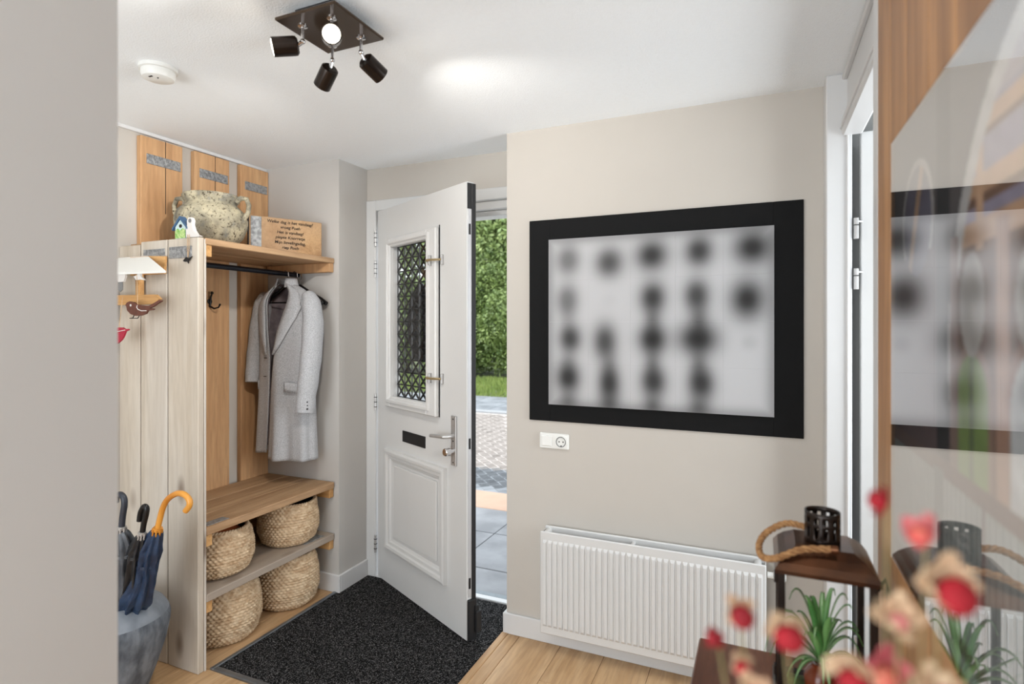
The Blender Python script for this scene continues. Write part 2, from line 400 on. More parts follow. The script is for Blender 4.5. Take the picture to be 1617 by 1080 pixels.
# mat
mt = thing('entrance_mat', (-1.65, 2.2, 0), 'black speckled entrance mat set into the floor by the front door', 'mat')
bx('mat_pile', (-2.150, -1.146, 1.735, 2.735, -.018, .004), 'mat', mt, .003)
bx('edge_strip', (-2.168, -2.148, 1.712, 2.485, -.018, .008), 'alu', mt, .002, label='grey metal edging'); bx('edge_strip', (-2.148, -1.146, 1.712, 1.737, -.018, .008), 'alu', mt, .002, label='grey metal edging')

# front door frame
tr = thing('trim_2', (-1.65, 2.75, 0), 'white wooden frame of the front door', None, None, 'structure')
bx('jamb', (-2.145, -2.076, 2.735, 2.85, 0, 2.213), 'white', tr, .004); bx('jamb_stop', (-2.076, -2.060, 2.79, 2.85, 0, 2.15), 'white', tr, .003)
bx('jamb', (-1.160, -1.110, 2.735, 2.85, 0, 2.213), 'white', tr, .004)
bx('frame_head', (-2.076, -1.160, 2.736, 2.85, 2.150, 2.213), 'white', tr, .004)
bx('frame_rebate', (-2.075, -1.161, 2.765, 2.86, 2.105, 2.150), 'white', tr, .004); bx('head_drip', (-2.074, -1.161, 2.80, 2.90, 2.075, 2.105), 'white', tr, .004)
bx('sill', (-2.075, -1.161, 2.735, 2.775, -.02, .012), 'trim', tr, .003); bx('sill_rail', (-2.075, -1.161, 2.785, 2.83, -.03, .004), 'alu', tr, .003)

# ------------------------------------------------------------------ front door, ajar (root space: x along the leaf, -y towards the hall)
dr = thing('door_1', (-2.060, 2.737, 0), 'white panelled front door standing ajar with latticed window', None, None, 'structure', R(-26.6), True)
DW, DH = .90, 2.145
gx0, gx1, gz0, gz1 = .187, .582, 1.078, 1.918
leaf = MB()
leaf.box(0, gx0, 0, .042, .012, DH); leaf.box(gx1, DW, 0, .042, .012, DH); leaf.box(gx0, gx1, 0, .042, .012, gz0); leaf.box(gx0, gx1, 0, .042, gz1, DH)
obj('door_leaf', leaf, 'white', dr)
def frame_mould(name, x0, x1, z0, z1, steps, y0, mat, par):
    """mitred moulding: steps = [(inset, height towards the hall)]"""
    m = MB(); bm = m.bm; rings = []
    for ins, h in steps:
        rings.append([bm.verts.new(p) for p in ((x0 + ins, y0 - h, z0 + ins), (x1 - ins, y0 - h, z0 + ins), (x1 - ins, y0 - h, z1 - ins), (x0 + ins, y0 - h, z1 - ins))])
    for a, b in zip(rings, rings[1:]):
        for k in range(4): bm.faces.new((a[k], a[(k + 1) % 4], b[(k + 1) % 4], b[k]))
    return obj(name, m, mat, par, smooth=0)
wfr = MB()
fx0, fx1, fz0, fz1 = .132, .668, 1.022, 1.965
for (a, b, c, d) in ((fx0, gx0 + .004, fz0, fz1), (gx1 - .004, fx1, fz0, fz1), (gx0, gx1, fz0, gz0 + .004), (gx0, gx1, gz1 - .004, fz1)):
    wfr.box(a, b, -.026, 0, c, d, .006)
wf = obj('window_sash', wfr, 'white', dr)
frame_mould('sash_moulding', gx0 - .030, gx1 + .030, gz0 - .030, gz1 + .030, [(0, .026), (.004, .036), (.016, .036), (.022, .030), (.030, .012), (.034, .0)], 0, 'white', wf)
bx('gap_shadow_strip', (fx1, fx1 + .004, -.004, .002, fz0, fz1 + .01), 'rubber', dr, label='black strip for the shadow in the gap beside the opening window')  # dark strip put in as the shadow of the gap beside the sash
bx('glass_pane', (gx0, gx1, .012, .016, gz0, gz1), 'pane', dr, label='clear glass of the door window')
# lattice outside the pane
cw, ch = (gx1 - gx0) / 5, (gz1 - gz0) / 12
def clipseg(p, q):
    t0, t1 = 0, 1; d = (q[0] - p[0], q[1] - p[1])
    for (pp, qq) in ((-d[0], p[0] - gx0), (d[0], gx1 - p[0]), (-d[1], p[1] - gz0), (d[1], gz1 - p[1])):
        if abs(pp) < 1e-9:
            if qq < 0: return None
        else:
            t = qq / pp
            if pp < 0: t0 = max(t0, t)
            else: t1 = min(t1, t)
    if t1 - t0 < 1e-4: return None
    return ((p[0] + d[0] * t0, p[1] + d[1] * t0), (p[0] + d[0] * t1, p[1] + d[1] * t1))
gr = thing('lattice_grille', (0, 0, 0), None, None); gr.parent = dr; WO[gr.name] = Vector((0, 0, 0)); gr['label'] = 'dark iron lattice behind the door glass'
def lbar(p, q, w=.0068):
    s = clipseg(p, q)
    if not s: return
    (ax, az), (b_x, bz) = s
    if math.hypot(b_x - ax, bz - az) < .01: return
    obj('lattice_bar', MB().tube([(ax, .03, az), (b_x, .03, bz)], w, 4), 'blackmetal', gr, smooth=0)
for i in range(-12, 6):
    lbar((gx0 + i * cw, gz0), (gx0 + (i + 12) * cw, gz1)); lbar((gx1 - i * cw, gz0), (gx1 - (i + 12) * cw, gz1))
for i in range(0, 6): lbar((gx0 + i * cw, gz0), (gx0 + i * cw, gz1), .0045)
for j in range(0, 13): lbar((gx0, gz0 + j * ch), (gx1, gz0 + j * ch), .0045)
# wreath hung on the outside of the door
wr = thing('door_wreath', (-2.060, 2.737, 0), 'dark oval wreath with pierced centre hung outside the door window', 'wreath', rz=R(-26.6), local=True)
cxw, czw = .31, 1.49
m = MB(); m.grid(lambda u, v: Vector((cxw + (.092 + .034 * math.cos(2 * math.pi * v)) * math.cos(2 * math.pi * u) , .105 + .03 * math.sin(2 * math.pi * v), czw + (.165 + .05 * math.cos(2 * math.pi * v)) * math.sin(2 * math.pi * u) * (1 + .06 * math.sin(9 * 2 * math.pi * u)))), 64, 13, True)
obj('wreath_ring', m, 'rubber', wr)
m = MB()
for i in range(8):
    x = cxw - .056 + i * .016; h = .115 * math.sqrt(max(0, 1 - ((x - cxw) / .066) ** 2))
    if h > .02:
        m.tube([(x, .105, czw - h), (x, .105, czw + h)], .0035, 5)
for j in range(11):
    z = czw - .10 + j * .02; h = .066 * math.sqrt(max(0, 1 - ((z - czw) / .115) ** 2))
    if h > .012: m.tube([(cxw - h, .105, z), (cxw + h, .105, z)], .0035, 5)
obj('pierced_centre', m, 'blackmetal', wr)
# lower raised panel
pm = frame_mould('panel_moulding', .112, .735, .212, .782, [(0, 0), (.002, .020), (.014, .024), (.028, .022), (.034, .012), (.050, .012), (.056, .004), (.068, .0), (.070, -.0)], 0, 'white', dr)
bx('raised_panel', (.20, .65, -.008, .0, .30, .70), 'white', dr, .006)
# letter slot, sash catches, handle set
bx('letter_slot', (.298, .535, -.004, .002, .845, .905), 'rubber', dr, .001, label='black letter slot')
for z in (1.80, 1.215):
    c_ = bx('sash_catch', (.628, .640, -.044, -.026, z - .025, z + .025), 'steel', dr, .002, label='small brass window catch'); bx('catch_plate', (.698, .708, -.014, 0, z - .025, z + .025), 'steel', c_, .002)
    obj('catch_bar', MB().tube([(.615, -.042, z), (.655, -.046, z), (.706, -.016, z)], [.008, .006, .005], 8), 'brass', c_)
pl = bx('handle_plate', (.782, .824, -.010, 0, .808, 1.045), 'steel', dr, .002, label='brushed steel handle plate')
obj('door_lever', MB().tube([(.803, -.008, .950), (.803, -.05, .950), (.795, -.058, .950), (.76, -.060, .948), (.68, -.060, .940)], [.011, .010, .010, .010, .009], 12), 'steel', pl)
obj('lock_knob', MB().lathe([(0, 0), (.012, 0), (.012, .02), (.019, .024), (.019, .048), (.016, .052), (0, .052)], mtx=align((.803, -.008, .878), (0, -1, 0)), n=20), 'chrome', pl)
for z in (1.03, .823, .925): obj('plate_screw', MB().lathe([(0, 0), (.004, 0), (.003, .002), (0, .002)], mtx=align((.803, -.010, z), (0, -1, 0)), n=10), 'rubber', pl)
# edge of the leaf: lock strip, seals, drop seal
bx('edge_lock_strip', (DW, DW + .003, .006, .026, .21, 2.02), 'palesteel', dr, .0008, label='grey metal lock strip')
bx('edge_seal', (DW, DW + .006, .027, .050, .06, 2.14), 'rubber', dr, .002, label='black rubber edge seal'); bx('edge_top_block', (DW, DW + .004, .004, .030, 2.02, 2.14), 'rubber', dr)
for z in (.28, .93, 1.93): bx('edge_bolt', (DW + .002, DW + .006, .010, .020, z - .03, z + .02), 'blackmetal', dr, .001)
m = MB(); m.box(DW - .012, DW + .014, .004, .050, .012, .20, .003); m.box(DW + .0, DW + .03, .036, .066, .045, .145, .004); m.box(DW + .005, DW + .022, .036, .058, .14, .17, .003)
obj('drop_seal', m, 'rubber', dr, label='black plastic block at foot of door edge')
for z in (1.99, 1.81, 1.03, .20):
    h = obj('hinge', MB().tube([(-.008, -.012, z - .05), (-.008, -.012, z + .05)], .008, 10), 'steel', dr)
    for dz in (-.028, 0, .028): obj('hinge_ring', MB().tube([(-.008, -.012, z + dz - .002), (-.008, -.012, z + dz + .002)], .0095, 10), 'blackmetal', h)

# ------------------------------------------------------------------ doorway on the right
tr = thing('trim_3', (.29, 2.1, 0), 'white door frame with transom in the right hand wall', None, None, 'structure')
bx('jamb', (.218, .290, 2.40, 2.50, 0, H), 'trim', tr, .004); bx('jamb', (.290, .303, 2.41, 2.50, 0, 2.2), 'trim', tr, .003); bx('jamb_bead', (.284, .292, 2.394, 2.402, 0, H), 'trim', tr, .002)
bx('jamb', (.238, .335, 1.50, 1.56, 0, H), 'trim', tr, .004)
bx('transom_bar', (.268, .335, 1.56, 2.40, 2.170, 2.235), 'trim', tr, .006); bx('transom_bead', (.262, .27, 1.56, 2.40, 2.195, 2.205), 'trim', tr, .002)
bx('transom_panel', (.286, .312, 1.56, 2.40, 2.235, H), 'trim', tr)
bx('ceiling_bead', (.270, .288, 1.56, 2.40, 2.375, H), 'trim', tr, .004); bx('transom_block', (.288, .318, 2.32, 2.40, 2.30, 2.395), 'trim', tr, .004)
d2 = thing('door_2', (.34, 2.44, 0), 'white side door folded back beyond the right doorway', None, None, 'structure')
bx('door_leaf', (.333, 1.16, 2.425, 2.465, .01, 2.185), 'white', d2, .003)
for z in (1.83, 1.645, .3):
    h = obj('hinge', MB().tube([(.316, 2.412, z - .038), (.316, 2.412, z + .010)], .0085, 10), 'steel', d2)
    obj('hinge_knuckle', MB().tube([(.316, 2.412, z + .014), (.316, 2.412, z + .038)], .0085, 10), 'steel', h); obj('hinge_pin', MB().tube([(.316, 2.412, z + .026), (.336, 2.42, z + .026)], .004, 8), 'steel', h)

# ------------------------------------------------------------------ hall stand of reclaimed boards
hs = thing('hall_stand', (-2.43, 2.08, 0), 'hall stand of reclaimed wooden boards with bench and coat rail', 'coat rack')
for a, b, z1 in ((-2.698, -2.5545, 1.838), (-2.5470, -2.3735, 1.850), (-2.3670, -2.178, 1.850)):
    bx('side_plank', (a, b, 1.665, 1.693, 0, z1), 'palewood', hs, .003)
for xc in (-2.5505, -2.370): bx('dark_gap_backing', (xc - .03, xc + .03, 1.6945, 1.702, 0, 1.80), 'ink', hs)  # black strips added behind the plank gaps so the joints look shaded
bx('side_plank', (-2.208, -2.174, 1.6935, 1.702, 0.0, 1.846), 'palewood', hs, .002)
for a, b, z1 in ((1.744, 1.954, 2.372), (2.021, 2.229, 2.376), (2.304, 2.497, 2.380)):
    p = bx('back_board', (-2.699, -2.668, a, b, 0, z1), 'orangewood', hs, .002)
    bx('zinc_strip', (-2.668, -2.6645, a + .026, b - .012, 2.245, 2.292), 'zinc', p, .001, label='embossed zinc strip')
    if a < 2.2: bx('drying_crack', (-2.669, -2.6672, (a + b) / 2 + .014, (a + b) / 2 + .017, 2.02, z1), 'ink', p)
# top shelf
for a, b in ((-2.668, -2.425), (-2.421, -2.173)):
    bx('shelf_board', (a, b, 1.695, 2.496, 1.822, 1.850), 'benchwood', hs, .003)
bx('shelf_batten', (-2.64, -2.180, 1.703, 1.733, 1.772, 1.822), 'endgrain', hs, .002); bx('shelf_batten', (-2.64, -2.180, 2.462, 2.497, 1.772, 1.822), 'orangewood', hs, .002)
# bench and lower shelf
for a, b in ((-2.668, -2.512), (-2.509, -2.345), (-2.342, -2.172)):
    bx('bench_board', (a, b, 1.703, 2.494, .575, .609), 'benchwood', hs, .003)
for a, b in ((-2.668, -2.425), (-2.422, -2.172)):
    bx('lower_shelf_board', (a, b, 1.703, 2.494, .290, .324), 'shelfwood', hs, .003)
for z in (.525, .240):
    bx('shelf_batten', (-2.64, -2.180, 1.703, 1.735, z, z + .05), 'endgrain', hs, .002); bx('shelf_batten', (-2.64, -2.180, 2.464, 2.496, z, z + .05), 'endgrain', hs, .002)
for dm in ((-2.525, -2.385, 1.661, 1.6655, 1.765, 1.812), (-2.355, -2.215, 1.661, 1.6655, 1.765, 1.815)):
    bx('zinc_strip', dm, 'zinc', hs, .001, label='embossed zinc strip')
bx('zinc_strip', (-2.235, -2.190, 1.72, 1.83, .6085, .6115), 'zinc', hs, .001, label='embossed zinc strip on the bench'); bx('zinc_strip', (-2.245, -2.195, 2.30, 2.44, .3235, .3265), 'zinc', hs, .001)
obj('coat_rail', MB().tube([(-2.42, 1.693, 1.764), (-2.42, 2.478, 1.764)], .0135, 16), 'navyrail', hs, label='black metal coat rail')
# cast hook on the middle board
hk = obj('coat_hook', MB().lathe([(0, 0), (.013, 0), (.013, .006), (0, .008)], mtx=align((-2.668, 2.105, 1.604), (1, 0, 0)), n=14), 'blackmetal', hs, label='black cast iron coat hook')
obj('hook_stem', MB().tube([(-2.664, 2.105, 1.575), (-2.660, 2.105, 1.60), (-2.655, 2.103, 1.625), (-2.645, 2.103, 1.645)], [.005, .006, .005, .004], 8), 'blackmetal', hk)
obj('hook_prong', MB().tube([(-2.664, 2.105, 1.578), (-2.640, 2.112, 1.566), (-2.615, 2.118, 1.572), (-2.605, 2.120, 1.590)], [.005, .005, .004, .005], 8), 'blackmetal', hk)
obj('hook_finial', MB().sphere((-2.645, 2.103, 1.648), .008), 'blackmetal', hk)

# ------------------------------------------------------------------ stone pot on the top shelf
pt = thing('stone_pot', (-2.43, 1.93, 1.850), 'rough stone pot with two ear handles on the top shelf', 'pot')
prof = [(0, 0), (.085, 0), (.105, .012), (.138, .05), (.158, .10), (.160, .135), (.146, .172), (.122, .196), (.112, .206), (.112, .214), (.122, .226), (.128, .242), (.124, .250), (.112, .248), (.104, .225), (.12, .19), (.145, .12), (.10, .03), (0, .02)]
obj('pot_body', MB().lathe([(r, z + 1.85) for r, z in prof], (-2.43, 1.93, 0), 48), 'pot', pt, smooth=60)
for s in (-1, 1):
    d = Vector((.9156, .402, 0)) * s
    c0 = Vector((-2.43, 1.93, 1.85))
    pts = [(.118, .222), (.142, .240), (.168, .236), (.180, .205), (.176, .17), (.158, .142), (.145, .135)]
    obj('pot_handle', MB().tube([c0 + d * a + Vector((0, 0, z)) for a, z in pts], [.013, .012, .0115, .011, .011, .012, .014], 10), 'pot', pt, smooth=60)

# ------------------------------------------------------------------ lettered wooden board
A, B = Vector((-2.385, 2.108, 1.850)), Vector((-2.213, 2.440, 1.850))
dirs = (B - A).normalized(); ang = math.atan2(dirs.y, dirs.x); LW = (B - A).length
sg = thing('sign_board', A, 'wooden board with handwritten black text on the top shelf', 'sign', rz=ang, local=True)
bx('board', (0, LW, 0, .018, 0, .190), 'signwood', sg, .003)
bx('zinc_strip', (.008, .060, -.003, .0, .004, .186), 'zinc', sg, .001, label='embossed zinc strip')
bx('dark_edge', (-.004, .001, .001, .017, 0, .19), 'ink', sg, label='dark end of the board')
def text(body, x, z, size, y, parent, mat, shear=.15, bold=.004):
    cu = bpy.data.curves.new('lettering', 'FONT'); cu.body = body; cu.size = size; cu.align_x = 'CENTER'; cu.shear = shear; cu.offset = bold * size * 2; cu.extrude = .0006
    t = bpy.data.objects.new('tmp', cu); COL.objects.link(t)
    dg = bpy.context.evaluated_depsgraph_get(); me = bpy.data.meshes.new_from_object(t.evaluated_get(dg)); bpy.data.objects.remove(t)
    me.name = 'lettering'; me.materials.clear(); me.materials.append(M[mat])
    o = bpy.data.objects.new('lettering', me); COL.objects.link(o); o.parent = parent; o.location = (x, y, z); o.rotation_euler = (R(90), 0, 0)
    o.location -= WO[parent.name]; return o
for i, tx in enumerate(('Welke dag is het vandaag?', 'vroeg Poeh', 'Het is vandaag!', 'piepte Knorretje', 'Mijn lievelingsdag,', 'riep Poeh')):
    text(tx, LW * .55 + (.0 if i else .0), .163 - i * .0265, .0225, -.0012, sg, 'ink')

# ------------------------------------------------------------------ ornaments on the side panel
bh = thing('birdhouse_ornament', (-2.292, 1.672, 1.850), 'tiny painted birdhouse with blue roof on the side panel', 'ornament')
b = obj('house_body', MB().prism([(-2.322, 1.850), (-2.258, 1.850), (-2.258, 1.900), (-2.290, 1.932), (-2.322, 1.900)], 1.667, 1.687), 'paleblue', bh, smooth=0)
obj('entrance_hole', MB().lathe([(0, 0), (.008, 0), (.008, .002), (0, .002)], mtx=align((-2.288, 1.667, 1.903), (0, -1, 0)), n=14), 'ink', b)
obj('painted_leaves', MB().prism([(-2.322, 1.851), (-2.258, 1.851), (-2.258, 1.884), (-2.275, 1.894), (-2.29, 1.884), (-2.306, 1.894), (-2.322, 1.884)], 1.6655, 1.667), 'greenpaint', b, smooth=0)
obj('roof', MB().prism([(-2.338, 1.886), (-2.290, 1.934), (-2.242, 1.886), (-2.242, 1.896), (-2.290, 1.946), (-2.338, 1.896)], 1.662, 1.690), 'blueroof', bh, smooth=0)
wbd = thing('bird_ornament', (-2.215, 1.672, 1.850), 'white ceramic bird with a small black bird hanging from its string', 'ornament')
m = MB(); m.prism([(-2.250, 1.852), (-2.252, 1.885), (-2.244, 1.905), (-2.246, 1.922), (-2.236, 1.936), (-2.222, 1.936), (-2.213, 1.922), (-2.216, 1.905), (-2.206, 1.880), (-2.190, 1.862), (-2.166, 1.853), (-2.172, 1.850), (-2.215, 1.851)], 1.664, 1.680)
obj('bird_body', m, 'ceramic', wbd); obj('bird_cheek', MB().lathe([(0, 0), (.009, 0), (.008, .002), (0, .002)], mtx=align((-2.226, 1.664, 1.921), (0, -1, 0)), n=14), 'greyplastic', wbd)
for dx in (0, .010): obj('string', MB().tube([(-2.236 + dx, 1.660, 1.862), (-2.236 + dx, 1.659, 1.80), (-2.231, 1.658, 1.765)], .0014, 5), 'string', wbd)
obj('hanging_bird', MB().prism([(-2.258, 1.750), (-2.246, 1.760), (-2.238, 1.766), (-2.224, 1.758), (-2.202, 1.768), (-2.214, 1.756), (-2.226, 1.748), (-2.224, 1.738), (-2.230, 1.746), (-2.245, 1.746)], 1.654, 1.659), 'blackmetal', wbd, smooth=0, label='small black metal bird')
# bird feeder on the side panel
bf = thing('bird_feeder', (-2.45, 1.62, 1.57), 'wooden bird feeder with white sloping roof fixed to the side panel', 'bird feeder')
obj('roof', MB().hexa([(-2.69, 1.550, 1.696), (-2.215, 1.550, 1.689), (-2.49, 1.655, 1.777), (-2.69, 1.655, 1.777), (-2.69, 1.552, 1.704), (-2.218, 1.552, 1.697), (-2.49, 1.657, 1.785), (-2.69, 1.657, 1.785)]), 'plastic', bf, smooth=0, label='white sloping roof board')
obj('gable_board', MB().prism([(-2.60, 1.700), (-2.372, 1.700), (-2.366, 1.776), (-2.48, 1.782), (-2.60, 1.782)], 1.651, 1.661), 'endgrain', bf, smooth=0)
bx('post', (-2.532, -2.508, 1.630, 1.655, 1.600, 1.715), 'endgrain', bf, .002)
obj('perch_board', MB().prism([(-2.68, 1.566), (-2.370, 1.566), (-2.330, 1.588), (-2.358, 1.607), (-2.68, 1.610)], 1.600, 1.615), 'endgrain', bf, smooth=0)
def flat_bird(name, poly, mat, y, label, group='hanging bird ornaments', string=None, extra=None):
    cx = sum(p[0] for p in poly) / len(poly); t = thing(name, (cx, y, min(p[1] for p in poly)), label, 'ornament', group)
    obj('bird_body', MB().prism(poly, y - .004, y + .004), mat, t, smooth=0)
    if string: obj('string', MB().tube(string, .0013, 5), 'string', t)
    if extra: extra(t)
    return t
def bx_extra(t):
    obj('eye', MB().lathe([(0, 0), (.005, 0), (.005, .001), (0, .001)], mtx=align((-2.446, 1.556, 1.561), (0, -1, 0)), n=12), 'ceramic', t)
    obj('wing_outline', MB().tube([(-2.400, 1.554, 1.560), (-2.404, 1.554, 1.552), (-2.396, 1.554, 1.543), (-2.375, 1.554, 1.537), (-2.343, 1.554, 1.537)], .0018, 5), 'ceramic', t)
    obj('feet', MB().tube([(-2.428, 1.558, 1.518), (-2.434, 1.558, 1.508), (-2.452, 1.556, 1.506), (-2.400, 1.556, 1.506), (-2.392, 1.558, 1.518)], .002, 5), 'blackmetal', t)
flat_bird('bird_ornament', [(-2.482, 1.563), (-2.474, 1.572), (-2.455, 1.578), (-2.428, 1.574), (-2.407, 1.564), (-2.385, 1.561), (-2.333, 1.556), (-2.267, 1.580), (-2.249, 1.577), (-2.307, 1.552), (-2.328, 1.548), (-2.298, 1.544), (-2.307, 1.540), (-2.338, 1.537), (-2.349, 1.525), (-2.380, 1.517), (-2.417, 1.516), (-2.449, 1.524), (-2.471, 1.540), (-2.476, 1.556)], 'rustbrown', 1.560,
          'rust brown metal bird with raised tail hanging below the feeder', string=[(-2.402, 1.557, 1.562), (-2.404, 1.556, 1.62), (-2.406, 1.556, 1.690)], extra=bx_extra)
flat_bird('bird_ornament', [(-2.57, 1.455), (-2.553, 1.463), (-2.531, 1.467), (-2.504, 1.467), (-2.487, 1.461), (-2.466, 1.461), (-2.463, 1.456), (-2.482, 1.451), (-2.493, 1.432), (-2.509, 1.414), (-2.537, 1.398), (-2.57, 1.396)], 'red', 1.560,
          'crimson bird ornament half hidden by the near wall', string=[(-2.53, 1.56, 1.465), (-2.53, 1.575, 1.6)], extra=lambda t: obj('wing_outline', MB().tube([(-2.56, 1.555, 1.446), (-2.52, 1.555, 1.451), (-2.482, 1.555, 1.456)], .0016, 5), 'ceramic', t))
flat_bird('bird_ornament', [(-2.428, 1.682), (-2.407, 1.688), (-2.400, 1.696), (-2.385, 1.696), (-2.383, 1.682), (-2.356, 1.664), (-2.385, 1.668), (-2.412, 1.667)], 'ceramic', 1.560, 'little white bird with grey tail under the feeder roof')
flat_bird('bird_ornament', [(-2.545, 1.690), (-2.537, 1.703), (-2.515, 1.698), (-2.493, 1.709), (-2.482, 1.687), (-2.493, 1.663), (-2.531, 1.662), (-2.545, 1.675)], 'ceramic', 1.560, 'white bird with pink face at left end under the feeder roof',
          extra=lambda t: obj('leaf_pendant', MB().prism([(-2.535, 1.662), (-2.505, 1.662), (-2.505, 1.63), (-2.52, 1.62), (-2.535, 1.63)], 1.558, 1.562), 'greyplastic', t))

# ------------------------------------------------------------------ baskets
def basket(c, r, h, rim, label, seedn, content=None, wav=.004):
    t = thing('woven_basket', c, label, 'basket', 'seagrass baskets under the bench')
    cx, cy, cz = c; rows = int(round(h / .0132)); ns = 46
    key = [(0, .74), (.12, .90), (.35, 1.0), (.6, .99), (.85, .93), (1, rim / r)]
    def rad(v):
        for (a, ra), (b, rb) in zip(key, key[1:]):
            if v <= b + 1e-9:
                q = (v - a) / (b - a); q = q * q * (3 - 2 * q); return r * (ra + (rb - ra) * q)
        return rim
    nu, nv = ns * 7, rows * 6 + 1
    def f(u, v):
        row = v * rows; ri = int(min(row, rows - 1e-6)); fr_ = row - ri; th = 2 * math.pi * u
        b1 = math.sqrt(max(0, math.sin(math.pi * min(fr_, 1)))); st = .5 + .5 * math.sin(ns * th + ri * math.pi + 1.2 * fr_)
        wob = 1 + .012 * math.sin(3 * th + seedn) + .008 * math.sin(7 * th + 2 * seedn)
        rr = rad(v) * wob + .0092 * b1 * (.2 + .8 * st) + .001 * math.sin(5.1 * row + 3 * th)
        zz = v * h + wav * math.sin(2 * th + seedn) * v * v
        return Vector((cx + rr * math.cos(th), cy + rr * math.sin(th), cz + .002 + zz))
    obj('basket_body', MB().grid(f, nu, nv, True), 'basket', t, smooth=180, fix=False)
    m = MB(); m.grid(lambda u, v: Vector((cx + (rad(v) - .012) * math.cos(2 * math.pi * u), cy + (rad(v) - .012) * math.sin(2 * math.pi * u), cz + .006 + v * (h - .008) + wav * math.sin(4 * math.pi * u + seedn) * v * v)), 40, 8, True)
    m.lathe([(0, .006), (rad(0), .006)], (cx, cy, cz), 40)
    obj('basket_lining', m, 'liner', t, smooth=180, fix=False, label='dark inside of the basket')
    # twisted rim
    n = 200; m = MB()
    for ph in (0, math.pi):
        pts = []
        for i in range(n + 1):
            th = 2 * math.pi * i / n; q = 30 * th + ph
            rr = rim - .003 + .0045 * math.cos(q); pts.append((cx + rr * math.cos(th), cy + rr * math.sin(th), cz + h + .0045 * math.sin(q) + wav * math.sin(2 * th + seedn)))
        m.tube(pts, .0055, 6, cap=False)
    obj('basket_rim', m, 'basket', t, smooth=180)
    return t
basket((-2.36, 1.935, 0), .166, .262, .135, 'woven basket on the floor nearest the side panel', 1.0)
basket((-2.34, 2.31, 0), .166, .262, .140, 'woven basket on the floor beside the pier', 2.2)
basket((-2.35, 1.895, .324), .158, .205, .132, 'woven basket on the shelf holding a tan leather pouch', 3.1)
basket((-2.33, 2.315, .324), .150, .218, .138, 'woven basket on the shelf beside the pier with dark inside', 4.4)
pc = MB(); pc.grid(lambda u, v: Vector((-2.35 + .115 * (u * 2 - 1), 1.895 + .10 * (v * 2 - 1) * math.sqrt(max(.02, 1 - (u * 2 - 1) ** 2)), .500 + .04 * math.cos(1.5 * (u * 2 - 1)) * math.cos(1.4 * (v * 2 - 1)) + .006 * math.sin(9 * u + 5 * v))), 24, 20)
setp(obj('leather_pouch', pc, 'leather', None, solid=.012), 'tan leather pouch inside the shelf basket by the side panel', 'pouch')

# ------------------------------------------------------------------ coat on its hanger
def hanger(y, label, grp, cx=-2.41, mat='blackmetal', half=.215):
    t = thing('coat_hanger', (cx, y, 1.57), label, 'hanger', grp)
    obj('hanger_hook', MB().tube([(cx, y, 1.700), (cx, y, 1.735), (cx + .012, y, 1.748), (cx + .010, y, 1.772), (cx - .008, y, 1.781), (cx - .026, y, 1.772), (cx - .028, y, 1.758)], .0028, 8), 'chrome', t, label='chrome hanger hook')
    obj('hanger_arms', MB().tube([(cx - half, y, 1.598), (cx - half * .8, y, 1.622), (cx - half * .4, y, 1.66), (cx, y, 1.702), (cx + half * .4, y, 1.66), (cx + half * .8, y, 1.622), (cx + half, y, 1.598)], [.012, .012, .010, .010, .010, .012, .012], 10), mat, t)
    obj('hanger_bar', MB().tube([(cx - half * .9, y, 1.604), (cx + half * .9, y, 1.604)], .004, 8), mat, t)
    return t
hanger(2.385, 'black hanger holding the grey coat', 'black coat hangers', -2.41, half=.16)
hanger(2.440, 'empty black hanger just behind the coat', 'black coat hangers', -2.40, half=.19)
hanger(2.468, 'empty black hanger nearest the pier', 'black coat hangers', -2.395, half=.19)
CXC, CYC = -2.41, 2.385
ct = thing('wool_coat', (CXC, CYC, .75), 'long grey wool coat hanging open on the rail', 'coat')
def interp(tab, z):
    for (a, va), (b, vb) in zip(tab, tab[1:]):
        if (a >= z >= b): return va + (vb - va) * (a - z) / (a - b)
    return tab[-1][1] if z < tab[-1][0] else tab[0][1]
AT = [(1.705, .050), (1.690, .085), (1.665, .135), (1.630, .176), (1.58, .188), (1.45, .186), (1.20, .180), (1.0, .182), (.75, .190)]
BT = [(1.705, .034), (1.66, .046), (1.60, .062), (1.45, .078), (1.1, .084), (.75, .090)]
GR = [(1.705, .55), (1.60, .38), (1.45, .12), (1.30, -.06), (1.1, -.20), (.75, -.34)]     # edge angles from the front
GL = [(1.705, .55), (1.60, .50), (1.45, .36), (1.30, .27), (1.1, .30), (.75, .44)]
def body(u, v, inset=0.0, zlo=.75):
    z = 1.705 + (zlo - 1.705) * v
    a, b = interp(AT, z) - inset, interp(BT, z) - inset
    g0, g1 = interp(GR, z), interp(GL, z)
    al = g0 + u * (2 * math.pi - g0 - g1)
    fold = max(0, (1.45 - z)) * .045 * math.sin(7 * al + 1.0) + max(0, 1.3 - z) * .02 * math.sin(13 * al)
    drop = 0
    if u > .5: drop = .03 * (u - .5) * 2 * v                       # left front hangs a little higher
    return Vector((CXC + (a + fold * .25) * math.sin(al), CYC - (b + fold * .6) * math.cos(al), z + drop))
obj('coat_body', MB().grid(lambda u, v: body(u, v), 110, 60), 'wool', ct, smooth=180, solid=.005)
obj('coat_lining', MB().grid(lambda u, v: body(u, v, .009, .79), 80, 40), 'lining', ct, smooth=180, label='mauve grey lining')
